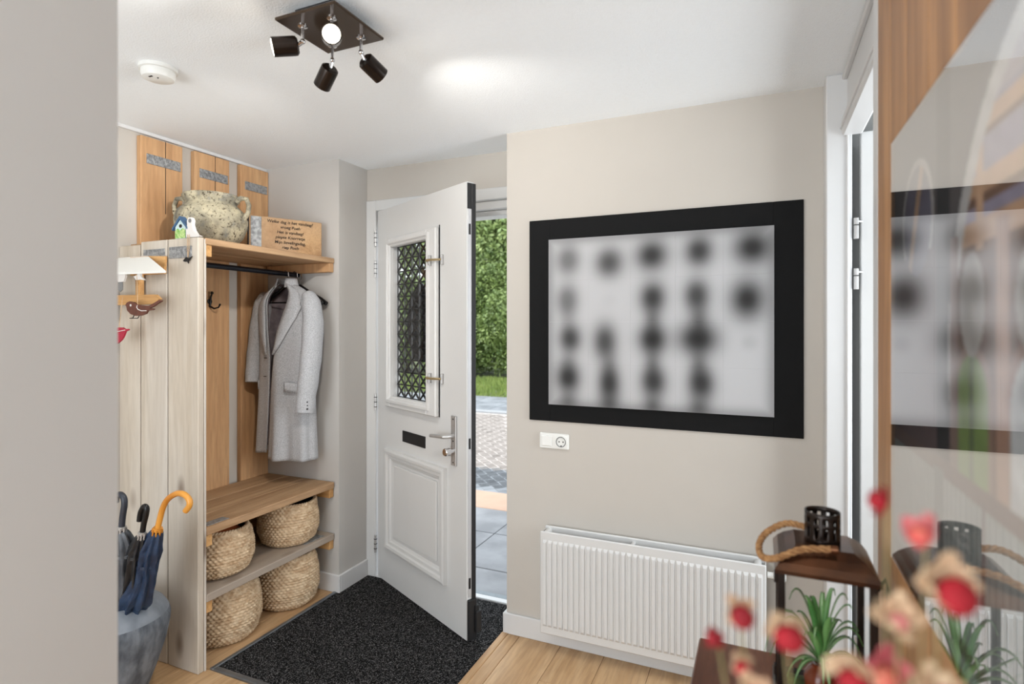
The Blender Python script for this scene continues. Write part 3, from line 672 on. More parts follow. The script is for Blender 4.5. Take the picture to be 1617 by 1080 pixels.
for s, pts, rs in ((1, [(.150, .0, 1.648), (.178, -.004, 1.605), (.200, -.012, 1.50), (.208, -.03, 1.36), (.206, -.048, 1.22), (.198, -.062, 1.10), (.194, -.068, 1.02)], [.035, .052, .060, .060, .058, .054, .052]),
                   (-1, [(-.150, .0, 1.648), (-.178, .002, 1.605), (-.196, -.002, 1.50), (-.205, -.014, 1.36), (-.204, -.03, 1.25), (-.198, -.044, 1.16)], [.035, .050, .056, .055, .053, .050])):
    fine = []; fr2 = []
    for i in range(len(pts) - 1):
        for q in range(6):
            f_ = q / 6; fine.append(tuple(pts[i][k_] * (1 - f_) + pts[i + 1][k_] * f_ for k_ in range(3))); fr2.append((rs[i] * (1 - f_) + rs[i + 1] * f_) * (1 + .03 * math.sin(i * 6 + q)))
    fine.append(pts[-1]); fr2.append(rs[-1])
    sl = obj('sleeve', MB().tube([(CXC + p[0], CYC + p[1], p[2]) for p in fine], fr2, 20, squash=(.8, 1.05, 1)), 'wool', ct, smooth=80)
    e = pts[-1]
    if s == 1:
        for k_ in range(3): obj('cuff_button', MB().sphere((CXC + e[0] + .036, CYC + e[1] - .022, e[2] + .02 + k_ * .018), .006, .006, .006, 10, 6), 'blackmetal', sl)
def edge_pt(side, z, out=.0):
    g = interp(GR, z) if side > 0 else -interp(GL, z)
    return Vector((CXC + (interp(AT, z)) * math.sin(g), CYC - (interp(BT, z) + out) * math.cos(g), z))
for side in (1, -1):
    m = MB(); rows_ = []
    zs = [1.715, 1.69, 1.66, 1.62, 1.585, 1.58, 1.52, 1.45, 1.38, 1.32]
    wd = [.020, .040, .056, .066, .070, .084, .070, .052, .030, .006]
    for z, w_ in zip(zs, wd):
        g = (interp(GR, z) if side > 0 else -interp(GL, z)); row = []
        for q in range(5):
            a_ = interp(AT, z) ; b_ = interp(BT, z) + .010 + .006 * math.sin(math.pi * q / 4)
            al = g + side * (w_ * q / 4) / max(.06, a_ * .75)
            row.append(m.bm.verts.new((CXC + (a_ + .006) * math.sin(al), CYC - b_ * math.cos(al) - .004, z - .012 * q / 4 * (1 if z > 1.6 else 0))))
        rows_.append(row)
    for ra, rb in zip(rows_, rows_[1:]):
        for q in range(4): m.bm.faces.new((ra[q], ra[q + 1], rb[q + 1], rb[q]))
    obj('lapel', m, 'wool', ct, smooth=60, solid=.005)
m = MB(); m.grid(lambda u, v: Vector((CXC + (.056 + .010 * v) * math.sin(.5 + u * (2 * math.pi - 1.0)), CYC - (.044 + .014 * v) * math.cos(.5 + u * (2 * math.pi - 1.0)), 1.735 - .05 * v)), 30, 4)
obj('collar', m, 'wool', ct, smooth=180, solid=.006)
m = MB(); m.grid(lambda u, v: Vector((CXC + interp(AT, 1.165 - .05 * v) * math.sin(.42 + u * .62), CYC - (interp(BT, 1.16) + .012) * math.cos(.42 + u * .62) - .006, 1.175 - .05 * v - .01 * u)), 10, 4)
obj('pocket_flap', m, 'wool', ct, smooth=180, solid=.006)
m = MB(); m.grid(lambda u, v: Vector((CXC + interp(AT, 1.165 - .05 * v) * math.sin(-.85 - u * .45), CYC - (interp(BT, 1.16) + .012) * math.cos(-.85 - u * .45) - .006, 1.175 - .05 * v)), 10, 4)
obj('pocket_flap', m, 'wool', ct, smooth=180, solid=.006)
for z in (1.30, 1.20):
    p = edge_pt(-1, z, .006); obj('buttonhole', MB().box(p.x - .030, p.x - .012, p.y - .002, p.y + .002, p.z - .002, p.z + .002), 'ink', ct)
bx('neck_label', (CXC - .016, CXC + .016, CYC + .030, CYC + .032, 1.640, 1.672), 'ink', ct, label='small black label in the neck')

# ------------------------------------------------------------------ vase with umbrellas
VC = (-2.33, 1.42, 0)
vz = thing('floor_vase', VC, 'large grey earthenware vase on the floor holding umbrellas', 'vase')
obj('vase_body', MB().lathe([(0, .0), (.098, 0), (.112, .03), (.148, .13), (.176, .22), (.189, .29), (.190, .315), (.184, .335)], VC, 64), 'vase', vz, smooth=60)
obj('vase_shoulder', MB().lathe([(.184, .335), (.168, .362), (.148, .378), (.134, .386), (.128, .394), (.120, .396), (.114, .388), (.118, .36), (.150, .33), (.17, .28), (.10, .04), (0, .03)], VC, 64), 'vaserim', vz, smooth=60)
def umbrella(label, y, y2, handle, canopy, radii, hmat, cmat, hr, tip, ferr=None):
    c0 = canopy[0]
    t = thing('umbrella', (tip[0], y2, tip[1]), label, 'umbrella', 'umbrellas in the floor vase')
    n = len(canopy) - 1
    hp = [(x, y, z) for x, z in handle]
    obj('handle', MB().tube(smoothpath(hp, 5), hr, 12), hmat, t, smooth=60)
    cp = [(x, y + (y2 - y) * i / n, z) for i, (x, z) in enumerate(canopy)] + [(tip[0], y2, tip[1])]
    pts = smoothpath(cp, 6); rr = smoothval(list(radii) + [.012], 6)
    m = MB(); bm = m.bm; rings = []; nn = 40
    for i, p in enumerate(pts):
        p = Vector(p); tt = (Vector(pts[min(i + 1, len(pts) - 1)]) - Vector(pts[max(i - 1, 0)])).normalized()
        u_ = tt.cross(Vector((0, 1, 0))).normalized(); w_ = tt.cross(u_); ring = []
        for k_ in range(nn):
            a_ = 2 * math.pi * k_ / nn
            r_ = rr[i] * (1 + .20 * math.sin(8 * a_ + i * .22) + .06 * math.sin(3 * a_ + i * .1))
            ring.append(bm.verts.new(p + (u_ * math.cos(a_) + w_ * math.sin(a_)) * r_))
        rings.append(ring)
    for a_, b_ in zip(rings, rings[1:]):
        for k_ in range(nn): bm.faces.new((a_[k_], a_[(k_ + 1) % nn], b_[(k_ + 1) % nn], b_[k_]))
    bm.faces.new(rings[0]); bm.faces.new(rings[-1][::-1])
    obj('canopy', m, cmat, t, smooth=70)
    # rib ends around the top of the folded canopy
    d = (Vector(hp[1]) - Vector(hp[0])).normalized(); b0 = Vector(hp[0])
    u_ = d.cross(Vector((0, 1, 0))).normalized(); w_ = d.cross(u_)
    for k_ in range(8):
        a_ = 2 * math.pi * k_ / 8; q = (u_ * math.cos(a_) + w_ * math.sin(a_))
        obj('rib_tip', MB().tube([b0 + q * radii[0] * .9 - d * .012, b0 + q * radii[0] * .95 + d * .012], .0035, 6), ferr or hmat, t)
    obj('collar', MB().tube([b0 + d * .004, b0 + d * .016], radii[0] * .95, 14), ferr or hmat, t)
    st = pts[int(len(pts) * .35)]; rad_ = rr[int(len(pts) * .35)]
    obj('strap', MB().tube([Vector(st) + Vector((0, 0, .006)), Vector(st) - Vector((0, 0, .006))], rad_ * 1.03, 20), cmat, t)
    return t
def smoothpath(p, n):
    P = [Vector(q) for q in p]; out = []
    for i in range(len(P) - 1):
        a, b, c, d = P[max(i - 1, 0)], P[i], P[i + 1], P[min(i + 2, len(P) - 1)]
        for k_ in range(n):
            t = k_ / n
            out.append(.5 * ((2 * b) + (c - a) * t + (2 * a - 5 * b + 4 * c - d) * t * t + (3 * b - a - 3 * c + d) * t ** 3))
    out.append(P[-1]); return out
def smoothval(v, n):
    out = []
    for i in range(len(v) - 1):
        for k_ in range(n): out.append(v[i] + (v[i + 1] - v[i]) * k_ / n)
    out.append(v[-1]); return out
umbrella('navy blue umbrella with honey coloured wooden crook handle', 1.40, 1.42, [(-2.050, .712), (-2.039, .748), (-2.016, .807), (-1.987, .842), (-1.94, .866), (-1.902, .866), (-1.877, .850), (-1.876, .830), (-1.896, .808)],
         [(-2.050, .712), (-2.090, .640), (-2.118, .574), (-2.138, .514), (-2.185, .440), (-2.232, .372)], [.017, .036, .034, .034, .048, .042], 'honey', 'navy', .0105, (-2.36, .06))
umbrella('black folding umbrella with hooked black handle between the other two', 1.375, 1.405, [(-2.097, .698), (-2.088, .738), (-2.074, .779), (-2.071, .803), (-2.085, .808), (-2.104, .785), (-2.112, .750)],
         [(-2.099, .695), (-2.131, .642), (-2.156, .590), (-2.190, .50), (-2.245, .40)], [.014, .028, .032, .034, .034], 'blackmetal', 'blackcloth', .0095, (-2.38, .07), 'steel')
umbrella('grey umbrella with dark crook handle nearest the grey wall end', 1.355, 1.40, [(-2.184, .712), (-2.177, .763), (-2.167, .808), (-2.170, .834), (-2.190, .845), (-2.212, .835), (-2.218, .812)],
         [(-2.184, .708), (-2.186, .655), (-2.205, .590), (-2.235, .49), (-2.275, .40)], [.016, .034, .044, .046, .040], 'darkgrip', 'greycloth', .011, (-2.39, .08), 'steel')

# ------------------------------------------------------------------ ceiling fixtures
sd = thing('smoke_detector', (-1.985, 1.36, 2.36), 'round white smoke detector on the ceiling', 'smoke detector')
obj('base_plate', MB().lathe([(0, 2.400), (.062, 2.400), (.062, 2.388), (.058, 2.386), (0, 2.386)], (-1.985, 1.36, 0), 40), 'plastic', sd)
hb = obj('housing', MB().lathe([(.054, 2.387), (.055, 2.372), (.050, 2.360), (.040, 2.356), (0, 2.355)], (-1.985, 1.36, 0), 40), 'plastic', sd)
for dx in (-.010, -.004, .002): bx('vent_slot', (-1.975 + dx, -1.972 + dx, 1.324, 1.330, 2.354, 2.3565), 'ink', hb)
obj('test_light', MB().sphere((-1.965, 1.345, 2.355), .003, n=8, m=6), 'ink', hb)

sp = thing('ceiling_spotlight', (-1.182, 1.345, 2.36), 'dark square ceiling lamp with four swivelling spots', 'ceiling lamp')
bx('mount_box', (-1.255, -1.11, 1.27, 1.42, 2.37, 2.40), 'blackmetal', sp, .003)
bx('lamp_plate', (-1.294, -1.072, 1.232, 1.456, 2.358, 2.368), 'smokeplate', sp, .003)
heads = [((-1.241, 1.289), (-.75, -.66, -.20), 5), ((-1.132, 1.289), (.62, -.72, -.32), 14), ((-1.242, 1.417), (-.80, .30, -.62), 36), ((-1.126, 1.412), (.25, .88, -.42), 18)]
for (x, y), d, on in heads:
    d = Vector(d).normalized(); top = Vector((x, y, 2.358)); joint = Vector((x, y, 2.312))
    hd = obj('spot_arm', MB().lathe([(0, 0), (.014, 0), (.014, -.003), (.005, -.005), (.005, -.046), (0, -.046)], top, 16), 'chrome', sp, label='chrome swivel arm')
    off = d * .012 + Vector((0, 0, -.012))
    back = joint + off
    L_ = .072; mtx = align(back, d)
    can = obj('spot_head', MB().lathe([(0, 0), (.020, .0), (.0265, .005), (.0275, .012), (.0275, L_), (.0245, L_), (.0235, L_ - .006), (0, L_ - .006)], mtx=mtx, n=32), 'darkbronze', sp, label='dark bronze spot head')
    obj('bulb_face', MB().lathe([(0, L_ - .003), (.0235, L_ - .003), (.0225, L_ + .0005), (.010, L_ + .002), (0, L_ + .002)], mtx=mtx, n=24), 'bulb', can, label='lit bulb')
    obj('swivel', MB().sphere(joint, .008, n=12, m=8).tube([joint, back + d * .004], .006, 10), 'chrome', can)
    ld = bpy.data.lights.new('spot_beam', 'SPOT'); ld.energy = on; ld.color = (1, .95, .88); ld.spot_size = R(85 if on < 8 else 115); ld.spot_blend = .6; ld.shadow_soft_size = .024
    lo = bpy.data.objects.new('spot_beam', ld); COL.objects.link(lo); lo.matrix_world = Matrix.Translation(back + d * (L_ + .012)) @ d.to_track_quat('-Z', 'Y').to_matrix().to_4x4()

# ------------------------------------------------------------------ picture of head shapes
pic = thing('wall_picture', (-.43, 2.495, 1.03), 'black framed board of dark head shapes on white tiles', 'picture')
for nm, dm in (('frame_side', (-1.005, -.900, 2.492, 2.5, 1.032, 1.968)), ('frame_side', (.042, .150, 2.492, 2.5, 1.032, 1.968)), ('frame_rail', (-.900, .042, 2.492, 2.5, 1.870, 1.968)), ('frame_rail', (-.900, .042, 2.492, 2.5, 1.032, 1.114))):
    bx(nm, dm, 'black', pic, .001)
bxa, bxb, bza, bzb = -.903, .045, 1.112, 1.872
back = bx('backing_board', (bxa, bxb, 2.484, 2.4995, bza, bzb), 'paper', pic, .001)
blobs = []   # column, row, strength, half width, half height, shift x, shift z
for row, cols in enumerate((((.62, .27, .33, .0, -.02), (.78, .30, .33, -.0, -.12), (.86, .33, .34, -.02, .0), (.84, .28, .33, .0, .04), (.98, .36, .36, .08, .06)),
                            ((.62, .25, .36, -.02, .02), (.05, .15, .15, 0, 0), (.84, .27, .34, .0, .05), (.80, .25, .34, -.05, .08), (.95, .33, .42, -.02, -.03)),
                            ((.82, .26, .32, .05, .10), (.80, .26, .40, -.10, .04), (.88, .30, .32, .0, .10), (.98, .40, .34, -.02, .12), (.14, .14, .14, .02, .05)),
                            ((.86, .28, .34, .0, .16), (.84, .24, .38, .0, .06), (.82, .26, .32, .02, .14), (.84, .26, .34, .05, .14), (0, .1, .1, 0, 0)))):
    for c_, bl in enumerate(cols): blobs.append((c_, row) + bl)
links = [(2, 1.5, .62, .20, .5), (2, 2.5, .62, .20, .5), (3, 1.5, .66, .22, .5), (3, 2.5, .62, .20, .5), (0, 2.55, .45, .22, .4), (1, 2.6, .5, .2, .4), (2, 3.4, .7, .24, .3), (3, 3.4, .7, .26, .3), (0, 3.4, .6, .26, .3), (1, 3.4, .7, .26, .3), (0, 1.5, .25, .2, .4)]
def pic_color(P):
    u = (P[:, 0] - bxa) / (bxb - bxa) * 5; v = (bzb - P[:, 2]) / (bzb - bza) * 4
    keep = np.ones(len(P))
    for c_, r_, s, hw, hh, dx, dz in blobs:
        keep *= 1 - min(.97, s * 1.1) * np.exp(-(((u - c_ - .5 - dx) / (hw * 1.2)) ** 2 + ((v - r_ - .5 + dz) / (hh * 1.15)) ** 2) ** 1.25)
    for c_, r_, s, hw, hh in links: keep *= 1 - s * np.exp(-(((u - c_ - .5) / hw) ** 2 + ((v - r_ - .5) / hh) ** 2))
    e = np.minimum(np.minimum(u, 5 - u), np.minimum(v, 4 - v)); keep *= 1 - .42 * np.exp(-(e / .16) ** 2)
    w = np.array(lin((186, 186, 188))[:3]); k = np.array(lin((24, 23, 22))[:3])
    return k + (w - k) * keep[:, None]
for r_ in range(4):
    for c_ in range(5):
        xa, xb = bxa + (bxb - bxa) * c_ / 5, bxa + (bxb - bxa) * (c_ + 1) / 5; zb_, za_ = bzb - (bzb - bza) * r_ / 4, bzb - (bzb - bza) * (r_ + 1) / 4
        g_ = .00012; m = MB(); m.grid(lambda u, v: Vector((xa + g_ + u * (xb - xa - 2 * g_), 2.480, za_ + g_ + v * (zb_ - za_ - 2 * g_))), 24, 24)
        t_ = obj('tile', m, 'print', pic, smooth=0, fix=False); color_grid(t_, pic_color)
        sm = t_.modifiers.new('thickness', 'SOLIDIFY'); sm.thickness = .004; sm.offset = 1

# ------------------------------------------------------------------ switch and socket
sw = thing('switch_socket', (-.881, 2.49, .905), 'white double plate with light switch and socket under the picture', 'switch')
bx('cover_plate', (-.953, -.810, 2.490, 2.5, .904, .976), 'plastic', sw, .004)
bx('rocker', (-.942, -.890, 2.485, 2.491, .916, .964), 'plastic', sw, .003)
so = obj('socket_face', MB().lathe([(0, 0), (.023, 0), (.024, .002), (.0245, .004), (.028, .004), (.028, -.002)], mtx=align((-.846, 2.4885, .940), (0, -1, 0)), n=28), 'plastic', sw)
obj('socket_well', MB().lathe([(.0205, .0042), (.0225, .0046), (.0245, .0042)], mtx=align((-.846, 2.4885, .940), (0, -1, 0)), n=28), 'greyplastic', so)
for dx, dz in ((-.0095, 0), (.0095, 0), (0, -.019)): obj('pin_hole', MB().lathe([(0, 0), (.0032, 0), (.0032, .0008), (0, .0008)], mtx=align((-.846 + dx, 2.4884, .940 + dz), (0, -1, 0)), n=10), 'ink', so)

# ------------------------------------------------------------------ radiator
ra = thing('radiator', (-.45, 2.44, .09), 'white ribbed panel radiator on the wall below the picture', 'radiator')
rx0, rx1 = -.918, .016
m = MB(); m.box(rx0, rx1, 2.404, 2.414, .088, .548, .004)
nr = 36; pitch = (rx1 - rx0 - .02) / nr
for i in range(nr):
    x = rx0 + .01 + pitch * (i + .5)
    za, zb_ = .122, .512
    pr = [(-.0095, 0), (-.006, .007), (.006, .007), (.0095, 0)]
    bm = m.bm; lo_ = [bm.verts.new((x + a, 2.4042 - d, za + (.012 if d else 0))) for a, d in pr]; hi_ = [bm.verts.new((x + a, 2.4042 - d, zb_ - (.012 if d else 0))) for a, d in pr]
    for q in range(3): bm.faces.new((lo_[q], lo_[q + 1], hi_[q + 1], hi_[q]))
    bm.faces.new(lo_[::-1]); bm.faces.new(hi_)
obj('front_panel', m, 'white', ra, smooth=25)
bx('rear_panel', (rx0, rx1, 2.470, 2.482, .088, .552), 'white', ra, .004)
bx('convector', (rx0 + .03, rx1 - .03, 2.42, 2.465, .10, .525), 'greyplastic', ra)
for x in (rx0, rx1 - .004): bx('end_cap', (x, x + .004, 2.412, 2.472, .10, .538), 'white', ra, .001)
for x in (rx0 + .022, rx1 - .03): obj('corner_pipe', MB().tube([(x, 2.412, .532), (x, 2.474, .532)], .014, 12), 'white', ra)
bx('hanging_clip', (-.515, -.500, 2.41, 2.475, .528, .540), 'white', ra, .003)
obj('valve', MB().lathe([(0, 0), (.012, 0), (.012, .02), (.019, .024), (.019, .06), (.014, .066), (0, .066)], mtx=align((.02, 2.44, .50), (1, 0, 0)), n=18), 'plastic', ra)
obj('supply_pipe', MB().tube([(.05, 2.44, .50), (.062, 2.44, .47), (.062, 2.44, 0)], .008, 10), 'white', ra)

# ------------------------------------------------------------------ glass-fronted print in wooden planks on the right wall
fp = thing('framed_print', (.22, .8, 0), 'large arcade print behind glass set in vertical wooden planks', 'picture')
gy0, gy1, gz0_, gz1_ = .25, 1.199, 1.063, 1.795
ys = [1.322, 1.199, 1.079, .948, .827, .697, .563, .42, .25, .12]
for i, (b_, a_) in enumerate(zip(ys, ys[1:])):
    if i in (0, len(ys) - 2): bx('plank', (.210, .239, a_ + .0008, b_ - .0008, .0, H), 'cladwood', fp, .0015)
    else:
        bx('plank', (.210, .239, a_ + .0008, b_ - .0008, gz1_, H), 'cladwood', fp, .0015); bx('plank', (.210, .239, a_ + .0008, b_ - .0008, 0, gz0_), 'cladwood', fp, .0015)
def photo_color(P):
    y, z = P[:, 1] / .84, 1.47 + (P[:, 2] - 1.47) / .84; n = len(P); c = np.tile(np.array([.115, .075, .075]), (n, 1))
    rng = np.random.default_rng(3)
    nz = sum(np.sin(y * f1 + z * f2 + p) for f1, f2, p in zip(rng.uniform(-160, 160, 14), rng.uniform(-160, 160, 14), rng.uniform(0, 6, 14))) / 14
    def put(mask, col, k=1.0):
        m_ = mask.astype(float)[:, None] * k; c[:] = c * (1 - m_) + np.array(col) * m_
    put(z > 1.60, (.085, .075, .075)); 
    # left small vaulted window
    r = np.hypot((y - 1.24) / .10, (z - 1.66) / .10); put((r < 1.12) & (z > 1.60), (.42, .40, .39)); put((r < .98) & (z > 1.55), (.13, .12, .17)); put((np.abs(y - 1.24 + (z - 1.68) * .5) < .016) & (r < .98) & (z > 1.5), (.48, .30, .19))
    put((np.abs(y - 1.075) < .034) & (z > 1.27), (.018, .017, .018))
    # the great arch with its timber frame
    r = np.hypot(y - .62, z - 1.43)
    put((r < .43) & (z > 1.36), (.46, .45, .44)); put((r < .395) & (z > 1.36), (.27, .24, .31)); put((r < .395) & (z > 1.75), (.36, .32, .35))
    inn = (r < .395)
    for zz, w_ in ((1.725, .016), (1.645, .020), (1.585, .026)): put(inn & (np.abs(z - zz) < w_), (.46, .28, .17)); put(inn & (np.abs(z - zz + w_ * .55) < w_ * .3), (.16, .085, .05))
    for yy in (.915, .74, .56, .40): put(inn & (np.abs(y - yy) < .013) & (z > 1.57), (.50, .31, .19))
    put(inn & (z < 1.565), (.135, .082, .062))
    # arcade below
    for yc, hw in ((.945, .062), (.74, .075), (.52, .075), (1.30, .07)):
        top = 1.37 + 0 * y; arch = (np.abs(y - yc) < hw) & ((z < top) | (np.hypot((y - yc), (z - top)) < hw)); rim_ = (np.abs(y - yc) < hw * 1.25) & ((z < top) | (np.hypot(y - yc, z - top) < hw * 1.25))
        if yc < 1.1: put(rim_, (.24, .15, .115)); put(arch, (.17, .25, .07) if yc > .9 else (.45, .46, .47)); put(arch & (np.abs(y - yc) < .008), (.10, .13, .06))
        up = (np.abs(y - yc) < hw * .8) & (np.hypot((y - yc) / (hw * .8), (z - 1.50) / .07) < 1)
        if yc < 1.1: put(up, (.34, .32, .30)); 
    put((np.abs(y - 1.02) < .02) & (z < 1.6) & (z > 1.2), (.20, .13, .11)); put((np.abs(y - .84) < .02) & (z < 1.6), (.34, .20, .14))
    # balustrade
    low = z < 1.245; put(low, (.22, .24, .235)); bal = (np.abs(((y / .022) % 1) - .5) < .16) & low; put(bal, (.38, .40, .39)); put((np.abs(z - 1.25) < .014), (.14, .085, .07)); put((np.abs(z - 1.02) < .012), (.12, .10, .09))
    put((np.abs(y - 1.10) < .03) & low, (.16, .17, .17)); put((np.abs(y - .90) < .006) & low, (.1, .07, .07))
    return np.clip(1.35 * c * (1 + .25 * nz[:, None]), 0, 1)
m = MB(); m.grid(lambda u, v: Vector((.216, gy0 + u * (gy1 - gy0), gz0_ + v * (gz1_ - gz0_))), 260, 200)
bm_ = m; ph_ = obj('photo_print', m, 'photo', fp, smooth=0, fix=False, label='dim photograph of arches, beams and a balustrade'); color_grid(ph_, photo_color)
bx('print_backing', (.222, .239, gy0, gy1, gz0_, gz1_), 'paper', fp)
m = MB(); m.bm.faces.new([m.bm.verts.new(p) for p in ((.2105, gy0, gz0_), (.2105, gy0, gz1_), (.2105, gy1, gz1_), (.2105, gy1, gz0_))])
gp = obj('glass_pane', m, 'printglass', fp, smooth=0, fix=False, label='reflective glass over the print')
if gp.data.polygons[0].normal.x > 0: gp.data.flip_normals()

# ------------------------------------------------------------------ console table
tb = thing('console_table', (.04, .74, 0), 'walnut console table against the right hand wall', 'table')
bx('table_top', (-.137, .209, .05, 1.43, .692, .726), 'walnut', tb, .003)
for x in (-.11, .165):
    for y in (.10, 1.38): bx('table_leg', (x, x + .035, y - .02, y + .02, 0, .692), 'walnut', tb, .003)
bx('apron', (-.10, .20, 1.362, 1.385, .63, .692), 'walnut', tb, .002); bx('apron', (-.105, -.088, .12, 1.36, .63, .692), 'walnut', tb, .002)

# ------------------------------------------------------------------ lantern
lx0, lx1, ly0, ly1 = .026, .184, 1.147, 1.304
TZ = .726
ln = thing('metal_lantern', ((lx0 + lx1) / 2, (ly0 + ly1) / 2, TZ), 'bronze metal lantern with rope handle on the console table', 'lantern')
lcx, lcy = (lx0 + lx1) / 2, (ly0 + ly1) / 2
bx('base', (lx0 - .006, lx1 + .006, ly0 - .006, ly1 + .006, TZ, .768), 'darkbronze', ln, .004)
for x in (lx0, lx1 - .013):
    for y in (ly0, ly1 - .013): bx('corner_post', (x, x + .013, y, y + .013, .768, 1.025), 'darkbronze', ln, .002)
for nm, dm in (('glass_panel', (lx0 + .013, lx1 - .013, ly1 - .008, ly1 - .006, .768, 1.025)), ('glass_panel', (lx0 + .005, lx0 + .007, ly0 + .013, ly1 - .013, .768, 1.025)), ('glass_panel', (lx1 - .007, lx1 - .005, ly0 + .013, ly1 - .013, .768, 1.025))):
    bx(nm, dm, 'pane', ln)
def frustum(z0, z1, e0, e1, mb):
    p = lambda e, z: [(lx0 - e, ly0 - e, z), (lx1 + e, ly0 - e, z), (lx1 + e, ly1 + e, z), (lx0 - e, ly1 + e, z)]
    return mb.hexa(p(e0, z0) + p(e1, z1))
m = MB(); steps = [(1.021, .005), (1.028, .005), (1.040, -.003), (1.052, -.015), (1.060, -.027), (1.064, -.032)]
for (za, ea), (zb_, eb) in zip(steps, steps[1:]): frustum(za, zb_, ea, eb, m)
obj('roof', m, 'bronze', ln, smooth=20)
# pierced chimney
m = MB(); bm = m.bm; nseg = 60; cr = .0295; zs = [1.064, 1.069, 1.071, 1.074, 1.088, 1.094, 1.098, 1.101, 1.111, 1.115, 1.121]
V_ = [[bm.verts.new((lcx + cr * math.cos(2 * math.pi * k_ / nseg), lcy + cr * math.sin(2 * math.pi * k_ / nseg), z)) for k_ in range(nseg)] for z in zs]
for j in range(len(zs) - 1):
    for k_ in range(nseg):
        hole = (k_ % 5 in (0, 1)) and j in (3, 4, 7)
        if hole: continue
        bm.faces.new((V_[j][k_], V_[j][(k_ + 1) % nseg], V_[j + 1][(k_ + 1) % nseg], V_[j + 1][k_]))
obj('chimney', m, 'darkbronze', ln, smooth=50, solid=.002, label='pierced metal chimney')
# rope handle: loop from roof, out to the left, back along the front
path = smoothpath([(lcx - .026, lcy + .008, 1.083), (lcx - .06, lcy + .008, 1.086), (lx0 - .015, lcy - .010, 1.071), (lx0 - .030, lcy - .034, 1.054), (lx0 - .026, ly0 + .010, 1.043), (lx0 - .002, ly0 - .003, 1.048), (lx0 + .042, ly0 + .010, 1.066), (lcx + .015, ly0 + .018, 1.071)], 14)
rope = MB()
for ph in range(3):
    pts = []
    for i, p in enumerate(path):
        t_ = (path[min(i + 1, len(path) - 1)] - path[max(i - 1, 0)]).normalized(); u_ = t_.cross(Vector((0, 0, 1))).normalized(); w_ = t_.cross(u_)
        a_ = i * .62 + ph * 2 * math.pi / 3; pts.append(p + (u_ * math.cos(a_) + w_ * math.sin(a_)) * .0037)
    rope.tube(pts, .0031, 7)
obj('rope_handle', rope, 'rope', ln, smooth=80, label='twisted natural rope')
obj('rope_ferrule', MB().tube([path[-4], path[-1] + Vector((.004, 0, 0))], .008, 12), 'bronze', ln)
for z in (1.0, .83): bx('latch', (lx0 - .006, lx0, ly0 + .004, ly0 + .014, z, z + .02), 'darkbronze', ln, .001)
obj('side_hook', MB().tube([(lx1 + .002, ly0 + .025, 1.008), (lx1 + .014, ly0 + .025, 1.029), (lx1 + .018, ly0 + .025, 1.008), (lx1 + .016, ly0 + .025, .966)], .004, 8), 'blackmetal', ln)

# ------------------------------------------------------------------ spider plant in the lantern
pp = thing('spider_plant', (lcx, lcy, .768), 'spider plant with arching striped leaves inside the lantern', 'plant')
obj('plant_pot', MB().lathe([(0, 0), (.020, 0), (.026, .017), (.028, .038), (.020, .052), (.0135, .057), (.015, .064), (.010, .064), (0, .05)], (lcx - .004, lcy, .768), 24), 'terra', pp, smooth=60, label='small brown glazed pot')
rr = random.Random(5)
leafdef = [(-.055, .01, .185, .02, .0065), (-.10, -.02, .165, -.075, .005), (-.02, .0, .17, .03, .006), (.005, .02, .17, .04, .006), (.045, .0, .18, .045, .006), (.06, -.02, .13, .02, .006), (.07, .03, .09, -.03, .006), (-.075, -.02, .075, .055, .007),
           (-.085, .0, .06, -.01, .006), (-.06, -.03, .03, -.04, .0065), (-.05, -.05, .03, -.05, .006), (.03, -.05, .06, -.02, .0065), (.055, -.045, .04, -.03, .006), (.075, -.03, .07, -.05, .0055), (.0, -.06, .05, -.05, .006), (-.03, -.04, .09, .02, .0065), (.02, -.03, .13, .03, .006), (.07, .0, .12, -.01, .0055), (-.04, .04, .10, .03, .006), (.04, .05, .10, .02, .006), (-.03, -.02, .15, .06, .006), (.025, .01, .19, .04, .005), (-.07, .02, .11, .0, .006), (.08, -.01, .05, -.02, .006), (-.015, -.05, .12, .0, .006), (.05, -.03, .16, .05, .005), (-.09, -.01, .10, -.05, .0055), (.012, -.055, .02, -.045, .006)]
base_p = Vector((lcx - .002, lcy, .828))
